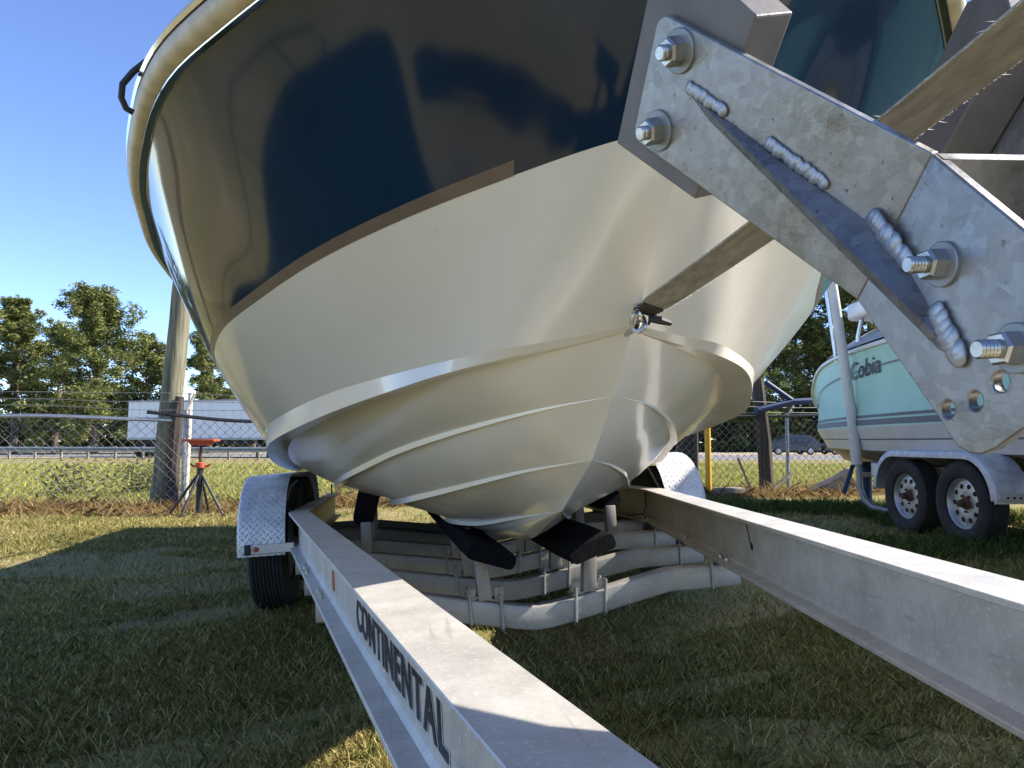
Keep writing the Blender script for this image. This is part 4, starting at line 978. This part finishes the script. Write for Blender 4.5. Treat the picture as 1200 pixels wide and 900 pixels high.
b = MB(); b.box((0, 0, .935), (.40, .22, .03), bev=.006); b.prism([V(-.12, -.02, .87), V(.12, -.02, .87), V(.16, -.02, .92), V(-.16, -.02, .92)], V(0, .04, 0)); b.build('top_plate', M['red'], js)

b = MB(); b.tube([V(3.16, 11.75, -.1), V(3.16, 11.75, 1.12)], .05, 12); b.lathe([(.05, 0), (.04, .03), (0, .045)], (3.16, 11.75, 1.12), (0, 0, 1), n=12); tag(b.build('bollard', M['yellow']), 'slim yellow painted post in front of the fence', 'post')
b = MB(); b.tube([V(2.98, 12.45, -.1), V(3.0, 12.45, 1.5)], [.2, .19], 12); tag(b.build('timber_post', M['oldwood']), 'thick black timber post beside the yellow post', 'post')
b = MB(); b.tube([V(4.30, 12.32, -.1), V(4.27, 12.32, .9), V(4.17, 12.32, 1.95)], [.125, .12, .115], 10); tag(b.build('wooden_post', M['oldwood']), 'leaning dark wooden post at the fence near the mint bow', 'post')
b = MB(); b.bar((3.95, 12.0, .02), (3.72, 12.02, .62), .05, .03); tag(b.build('stake', M['stake']), 'thin grey wooden stake leaning against the fence', 'stake')
b = MB(); b.bar((4.15, 11.95, .02), (4.62, 12.1, .36), .05, .035); tag(b.build('board', M['stake']), 'short broken board propped at the dark wooden post', 'board')
b = MB(); b.box((3.47, 11.75, .07), (.48, .25, .16), Matrix.Rotation(.1, 3, 'Z'), .02); tag(b.build('concrete_block', M['concrete']), 'dark concrete block lying at the foot of the yellow post', 'block')
b = MB(); b.tube([V(4.06, 12.05, 1.40), V(4.69, 12.15, 1.55), V(5.25, 12.2, 1.58)], .055, 10); b.tube([V(4.25, 12.1, 1.88), V(4.69, 12.15, 1.58)], .045, 9); b.lathe([(.06, -.03), (.06, .03)], (4.10, 12.055, 1.41), (.98, .1, .2), n=10)
tag(b.build('blue_pipe', M['blue']), 'blue painted pipe bar with diagonal brace on top of the fence post', 'pipe')
b = MB(); 
pp = [(4.75, .02), (5.05, .16), (5.35, .28), (5.60, .42), (5.62, .30), (5.75, .02)]
b.prism([V(x, 11.9 + .2*(x-4.75), z) for x, z in pp], V(.05, .3, .02)); tag(b.build('metal_sheet', M['straw_sheet']), 'dark bent sheet lying in the brush below the mint bow', 'sheet')

# ------------------------------------------------------------------ guardrail, truck, cars
def gy(x): return 40 - .2*x
gr = tag(empty('guardrail', (-20, gy(-20), gz(-20, 44))), 'galvanised guardrail along the highway beyond the fence', 'guardrail')
def gl(x, z, dy=0): return V(x+20, gy(x)+dy-gy(-20), z)
b = MB(); prof = [(0, .75), (-.08, .70), (-.08, .66), (0, .60), (-.08, .54), (-.08, .50), (0, .45), (.012, .45), (.012, .75)]; xa = np.linspace(-75, 2, 40); vs = []
for x in xa:
    for (dy, z) in prof: vs.append(gl(x, z, dy))
k = len(prof); b.add(vs, [(i*k+j, i*k+(j+1) % k, (i+1)*k+(j+1) % k, (i+1)*k+j) for i in range(len(xa)-1) for j in range(k)]); b.build('rail_beam', M['galv_post'], gr, smooth=0)
b = MB(); b.box((0, 0, .35), (.12, .1, .9)); pm = b.build('guardrail_post', M['stake'], gr, smooth=0); pm.location = gl(-74, 0, .09); pm.rotation_euler = (0, 0, 0)
for x in np.arange(-72, 2, 1.9):
    c = pm.copy(); COL.objects.link(c); c.location = gl(x, 0, .09); c.parent = gr

tz = gz(-18, 55) + .05
ti = tag(empty('semi_trailer', (-19.8, 51.2, tz), -math.atan(.2)), 'white box semi trailer parked along the highway behind the jack stand', 'semi trailer')
b = MB(); b.box((0, 0, 2.62), (14.6, 2.5, 2.75), bev=.04); bx_ = b.build('cargo_box', M['truck'], ti, smooth=20)
for k in range(24):
    b = MB(); b.box((-7.0+k*.61, -1.258, 2.62), (.035, .015, 2.6)); b.build('wall_rib', M['truck'], bx_, smooth=0)
b = MB(); b.box((0, -1.27, 1.30), (14.62, .04, .14)); b.box((0, -1.27, 3.94), (14.62, .04, .10)); b.build('edge_rail', M['galv_post'], bx_, smooth=0)
for x in (-6.2, -5.0, 5.6):
    for y in (-1.0, 1.0):
        b = MB(); b.lathe([(.3, -.28), (.5, -.26), (.5, .26), (.3, .28), (.25, .1), (0, .1)], (x, y, .5), (0, -1 if y < 0 else 1, 0), n=24); b.build('wheel', M['tyre'], ti)
b = MB(); b.box((0, 0, 1.1), (13.5, 1.0, .25)); b.box((2.5, -.7, .6), (.15, .15, 1.2)); b.box((2.5, .7, .6), (.15, .15, 1.2)); b.build('chassis', M['dark_steel'], ti, smooth=0)

def car(name, loc, rz, body, label, grp=None):
    r = tag(empty(name, loc, rz), label, 'car')
    side = [(-2.25, .45), (-2.28, .75), (-2.15, .95), (-1.35, 1.02), (-.55, 1.60), (.2, 1.68), (1.55, 1.62), (2.1, 1.12), (2.25, 1.0), (2.28, .5), (2.2, .35), (-2.15, .35)]
    b = MB(); n = len(side); vs = []
    for y, k in ((-.92, .985), (-.88, 1.0), (.88, 1.0), (.92, .985)):
        for (x, z) in side:
            inn = .18 if z > 1.1 and abs(y) > .9 else 0
            vs.append(V(x*k, (abs(y) - (max(0, z-1.0)*.28))*(1 if y > 0 else -1), z if abs(y) < .9 else .35+(z-.35)*.99))
    fs = [list(range(n))[::-1], [3*n+i for i in range(n)]] + [(k*n+i, k*n+(i+1) % n, (k+1)*n+(i+1) % n, (k+1)*n+i) for k in range(3) for i in range(n)]
    b.add(vs, fs); bd = b.build('body', body, r, smooth=40)
    for s in (-1, 1):
        for pts in ([(-1.15, 1.06), (-.55, 1.52), (.12, 1.58), (.12, 1.06)], [(.2, 1.06), (.2, 1.59), (1.35, 1.54), (1.75, 1.10)]):
            b = MB(); b.prism([V(x, s*(.925-max(0, z-1.0)*.28), z) for x, z in pts], V(0, s*.006, 0)); b.build('side_window', M['glass'], bd, smooth=0)
        for x in (-1.42, 1.42):
            b = MB(); b.lathe([(.2, -.1), (.34, -.09), (.34, .09), (.24, .1)], (x, s*.84, .34), (0, s, 0), n=22); w = b.build('wheel', M['tyre'], r)
            b = MB(); b.lathe([(.24, .1), (.22, .07), (.1, .09), (0, .09)], (x, s*.84, .34), (0, s, 0), n=16); b.build('rim', M['chrome'], w)
        b = MB(); b.box((2.2, s*.72, .95), (.12, .3, .18), bev=.03); b.build('tail_light', M['lamp'], bd)
        b = MB(); b.box((-2.2, s*.68, .78), (.14, .34, .12), bev=.03); b.build('headlight', M['chrome'], bd)
    b = MB(); b.prism([V(-1.27, -.74, 1.07), V(-1.27, .74, 1.07), V(-.60, .66, 1.58), V(-.60, -.66, 1.58)], V(-.012, 0, .012)); b.build('windscreen', M['glass'], bd, smooth=0)
    return r
cz = gz(20, 64) + .035
car('parked_car', (23.4, 61.5, cz), .12, M['car_blue'], 'slate blue suv parked beyond the highway left of the mint boat')
car('parked_car', (28.4, 62.0, cz), .1, M['car_black'], 'black car parked close behind the slate blue suv')

# ------------------------------------------------------------------ foliage
def leaf_mesh(name, C_, size, rng, tint0, tint1, parent, matl, elong=2.4, droop=.2):
    n = len(C_); a = rng.normal(size=(n, 3)); a[:, 2] = a[:, 2]*.6 + .15; a /= np.linalg.norm(a, axis=1)[:, None]
    c = rng.normal(size=(n, 3)); c = np.cross(a, c); c /= np.linalg.norm(c, axis=1)[:, None]
    s = size*(.6 + .8*rng.random(n))[:, None]; L = a*s*elong*.5; Wd = c*s*.5
    Vt = np.empty((n, 4, 3)); Vt[:, 0] = C_ - L; Vt[:, 1] = C_ + Wd*.8; Vt[:, 2] = C_ + L; Vt[:, 3] = C_ - Wd*.8
    me = bpy.data.meshes.new(name); me.vertices.add(4*n); me.vertices.foreach_set('co', Vt.ravel())
    me.loops.add(4*n); me.loops.foreach_set('vertex_index', np.arange(4*n)); me.polygons.add(n)
    me.polygons.foreach_set('loop_start', np.arange(n)*4); me.polygons.foreach_set('loop_total', np.full(n, 4)); me.update(calc_edges=True)
    t = rng.random(n)[:, None]; col = np.array(tint0)*(1-t) + np.array(tint1)*t; col = np.concatenate([col, np.ones((n, 1))], 1)
    at = me.color_attributes.new('tint', 'FLOAT_COLOR', 'CORNER'); at.data.foreach_set('color', np.repeat(col, 4, axis=0).ravel())
    return link(name, me, matl, parent)
def tree(name, x, y, h, spread, bare, label, seed, dens=1.0, tint=((.018, .034, .010), (.085, .105, .028)), grp='trees beyond the highway'):
    rng = np.random.default_rng(seed); z0 = gz(x, y)
    t = tag(empty(name, (x, y, z0), 0), label, 'tree', grp)
    b = MB(); lean = rng.normal(0, .02, 2)*h; tp = [V(lean[0]*s**2, lean[1]*s**2, h*s*.97) for s in np.linspace(0, 1, 10)]
    r0 = .018*h + .06; b.tube(tp, [r0*(1-.9*s) + .02 for s in np.linspace(0, 1, 10)], 9)
    cl = []; nb = int(58*dens)
    for i in range(nb):
        s = bare + (1-bare)*((i+.5)/nb); base = Vector((lean[0]*s**2, lean[1]*s**2, h*s*.97)); az = i*2.4 + rng.normal(0, .5)
        q = (s-bare)/(1-bare)
        L = spread*(.16 + .84*math.sin(PI*(.30 + .66*q)))*(.55 + .65*rng.random())
        d = V(math.cos(az), math.sin(az), .10 + .6*q + rng.normal(0, .18)); d.normalize(); tip = base + d*L
        mid = base.lerp(tip, .55) + V(0, 0, -.05*L)
        b.tube([base, mid, tip], [r0*.28*(1-s)+.03, .03, .012], 5)
        for k in range(6):
            f = .30 + .72*(k+rng.random())/6; c = base.lerp(tip, f) + V(*rng.normal(0, .14, 3))*L*.6; rad = (.34 + .36*rng.random())*(.50 + .11*spread)
            cl.append((c, rad))
    cl.append((V(lean[0], lean[1], h*.97), .5))
    b.build('trunk', M['bark'], t, smooth=60)
    P = []
    for (c, r) in cl:
        m = int(80*min(1.8, r+.45)); g = rng.normal(size=(m, 3)); g /= np.linalg.norm(g, axis=1)[:, None]; g *= (rng.random(m)**.5)[:, None]*np.array([r*1.2, r*1.2, r*.85])
        P.append(g + np.array(c))
    leaf_mesh('crown', np.concatenate(P), .105 + .0025*h, rng, tint[0], tint[1], t, M['needle'])
    return t
def px(x, d): return (x-600)/850*d
TL = [('pine_tree', 18, 66, 14.2, 3.6, .30, 'tall sparse pine at the far end of the guardrail', 1.0),
      ('pine_tree', 112, 64, 14.6, 4.9, .12, 'biggest full pine, left of the utility pole', 1.25),
      ('pine_tree', 66, 74, 12.8, 4.8, .1, 'darker pine standing behind the biggest pine', .9),
      ('pine_tree', 170, 70, 11.2, 4.0, .08, 'small pine between the biggest pine and the utility pole', .9),
      ('pine_tree', 246, 68, 12.6, 3.4, .22, 'pine above the white semi trailer, right of the utility pole', .9),
      ('pine_tree', 298, 74, 12.0, 3.3, .2, 'pine behind the front end of the white semi trailer', .8),
      ('pine_tree', -70, 70, 15.5, 4.2, .25, 'pine past the far end of the yard fence', .8),
      ('oak_tree', 842, 84, 14.0, 5.0, .06, 'dense tree behind the yellow post', 1.1),
      ('oak_tree', 884, 80, 15.5, 5.0, .06, 'bushy tree behind the leaning dark wooden post', 1.2),
      ('oak_tree', 934, 84, 17.5, 5.2, .10, 'leafy tree behind the slate blue suv', 1.2),
      ('pine_tree', 985, 82, 21.5, 4.6, .14, 'tall pine behind the plastic guide post', 1.3),
      ('pine_tree', 1022, 80, 21.0, 4.4, .2, 'tall pine behind the hard top of the mint boat', 1.2),
      ('oak_tree', 960, 92, 15.5, 5.2, .05, 'darker tree filling the gap behind the tall pines', 1.1),
      ('pine_tree', 1075, 84, 19.0, 4.6, .2, 'pine mostly hidden behind the cover of the mint boat', .8)]
for i, (nm, p, d, h, sp, ba, lb, dn) in enumerate(TL):
    oak = nm.startswith('oak')
    tree(nm, px(p, d), d, h, sp, ba, lb, 100+i, dn, tint=((.044, .068, .018), (.235, .265, .075)) if oak else ((.042, .066, .020), (.26, .275, .080)))
# low scrub that closes the view under the far trees
def scrub(name, pts, size, t0, t1, label, cat, seed):
    rng = np.random.default_rng(seed); o = leaf_mesh(name, pts, size, rng, t0, t1, None, M['needle']); return tag(o, label, cat, kind='stuff')
rng = np.random.default_rng(9); n = 52000
xx = rng.uniform(-75, 60, n); yy = 78 + rng.uniform(0, 9, n) - .05*xx; hh = 3.9 + 1.3*np.sin(xx*.35) + .9*np.sin(xx*.9+1) + .5*np.sin(xx*2.3) + 1.5*(xx > 10) + 1.8*(xx < -18); zz = rng.random(n)*hh - .2
scrub('undergrowth', np.stack([xx, yy, zz], -1), .36, (.025, .038, .012), (.13, .145, .045), 'dense dark undergrowth below the trees across the highway', 'undergrowth', 4)
rng = np.random.default_rng(19); n = 5200; cx = rng.choice([-6.3, -5.9, -7.4], n); 
pts = np.stack([cx + rng.normal(0, .22, n), 12.2 + rng.normal(0, .25, n), np.abs(rng.normal(.22, .2, n))], -1)
scrub('weed_clump', pts[:1600], .035, (.05, .06, .02), (.20, .20, .07), 'pale weed clumps growing beyond the chain link fence', 'weeds', 5)

# ------------------------------------------------------------------ grass
def blades(name, x, y, length, width, tint, label, cat, seed, lean=.6, zoff=0.0):
    rng = np.random.default_rng(seed); n = len(x); az = rng.random(n)*2*PI; az2 = rng.random(n)*2*PI
    z = G(x, y) + zoff; le = lean*(.3 + rng.random(n)); w = width*(.7 + .6*rng.random(n))
    B0 = np.stack([x, y, z], -1); sd_ = np.stack([np.cos(az), np.sin(az), np.zeros(n)], -1)*w[:, None]*.5
    d = np.stack([np.cos(az2)*le, np.sin(az2)*le, np.ones(n)], -1); d /= np.linalg.norm(d, axis=1)[:, None]
    mid = B0 + d*(length*.55)[:, None]; d2 = d + np.stack([np.cos(az2), np.sin(az2), -.4*np.ones(n)], -1)*(.5*le)[:, None]; d2 /= np.linalg.norm(d2, axis=1)[:, None]
    tip = mid + d2*(length*.5)[:, None]
    Vt = np.stack([B0-sd_, B0+sd_, mid+sd_*.7, tip, mid-sd_*.7], 1)
    me = bpy.data.meshes.new(name); me.vertices.add(5*n); me.vertices.foreach_set('co', Vt.ravel()); me.loops.add(5*n); me.loops.foreach_set('vertex_index', np.arange(5*n)); me.polygons.add(n)
    me.polygons.foreach_set('loop_start', np.arange(n)*5); me.polygons.foreach_set('loop_total', np.full(n, 5)); me.update(calc_edges=True)
    col = np.concatenate([tint*np.array([1.06, 1.08, .80]), np.ones((n, 1))], 1); at = me.color_attributes.new('tint', 'FLOAT_COLOR', 'CORNER'); at.data.foreach_set('color', np.repeat(col, 5, axis=0).ravel())
    return tag(link(name, me, M['blade']), label, cat, kind='stuff')
rng = np.random.default_rng(31); N = 430000
d = 1.2 * (9.4/1.2)**rng.random(N)**.9; ang = rng.uniform(-.76, .72, N); gx = np.tan(ang)*d; gyv = d
def vnoise(x, y, s, seed):
    r = np.random.default_rng(seed); ph = r.random((6, 3))*6.28; f = r.normal(0, 1, (6, 2))*s; v = 0
    for k in range(6): v = v + np.sin(x*f[k, 0] + y*f[k, 1] + ph[k, 0])
    return v/6
dryf = np.clip(.48 + .55*vnoise(gx, gyv, 1.5, 2) + .25*vnoise(gx, gyv, 5, 3), 0, 1)
bare = (vnoise(gx, gyv, 1.1, 8) + .5*vnoise(gx, gyv, 4, 9) > .34) | (((gx+3.1)/1.0)**2 + ((gyv-5.6)/.55)**2 + 1.6*vnoise(gx, gyv, 5, 10) < 1) | ((gx-.9)**2/.4 + (gyv-2.1)**2/.05 + 1.2*vnoise(gx, gyv, 6, 11) < 1)
keep = ~(bare & (rng.random(N) < .80)); gx, gyv, dryf = gx[keep], gyv[keep], dryf[keep]; N = len(gx)
t = rng.random(N)[:, None]; isdry = (rng.random(N) < dryf*.75)[:, None]
green = np.array([.072, .066, .022])*(1-t) + np.array([.225, .198, .066])*t; straw = np.array([.24, .19, .09])*(1-t) + np.array([.48, .41, .22])*t
blades('lawn_grass', gx, gyv, (.016 + .042*rng.random(N)**1.5)*(1 + .5*(gx > 2.2)), .0029 + .0006*gyv, np.where(isdry, straw, green)*1.2, 'short patchy yard grass with dry stems around the trailer', 'grass', 33, lean=.95)
# longer tufts scattered through the lawn
rng = np.random.default_rng(35); nt_ = 300; td = 1.5*(9.0/1.5)**rng.random(nt_); ta = rng.uniform(-.74, .70, nt_); tx = np.tan(ta)*td; k = rng.integers(10, 46, nt_); ii = np.repeat(np.arange(nt_), k); N = len(ii)
ux = tx[ii] + rng.normal(0, .035, N); uy = td[ii] + rng.normal(0, .035, N); t = rng.random(N)[:, None]; g = (rng.random(nt_) < .6)[ii][:, None]
blades('grass_tufts', ux, uy, (.04 + .07*rng.random(N))*rng.uniform(.6, 1.2, nt_)[ii], .0036, np.where(g, np.array([.07, .085, .025])*(1-t) + np.array([.22, .235, .08])*t, np.array([.22, .18, .10])*(1-t) + np.array([.46, .40, .25])*t), 'longer grass tufts scattered over the mown yard', 'grass', 36, lean=1.1)
# taller weeds by the mint trailer and under its wheels
rng = np.random.default_rng(41); N = 26000; wx = rng.uniform(2.2, 5.6, N); wy = rng.uniform(5.2, 10.2, N); ok = vnoise(wx, wy, 2.2, 12) > -.12; wx, wy = wx[ok], wy[ok]; N = len(wx); t = rng.random(N)[:, None]
blades('tall_weeds', wx, wy, .06 + .13*rng.random(N)**1.6, .010, np.array([.030, .055, .014])*(1-t) + np.array([.10, .14, .035])*t, 'longer green weeds around the wheels of the dull trailer', 'weeds', 43, lean=.8)
# straw and brush along the fence
rng = np.random.default_rng(51); N = 30000; sx = rng.uniform(-12, 8.5, N); sy = fy(sx) - .25 + rng.normal(0, .33, N); t = rng.random(N)[:, None]
blades('dry_brush', sx, sy, (.08 + .30*rng.random(N)**1.5)*(1 + .4*vnoise(sx, sy, 2, 4)), .008, np.array([.14, .085, .05])*(1-t) + np.array([.42, .30, .18])*t, 'tangled dry straw and dead weeds along the foot of the fence', 'dry brush', 53, lean=1.5)
# mown field beyond the fence
rng = np.random.default_rng(61); N = 90000; d = 10.5*(30/10.5)**rng.random(N); ang = rng.uniform(-.74, .6, N); fx_ = np.tan(ang)*d; t = rng.random(N)[:, None]
ok = d > fy(fx_) + .4; fx_, d, t = fx_[ok], d[ok], t[ok]
blades('field_grass', fx_, d, .06 + .10*rng.random(len(d)), .010 + .0007*d, np.array([.17, .18, .05])*(1-t) + np.array([.48, .45, .17])*t, 'yellow green field grass between the fence and the highway', 'grass', 63, lean=1.0)
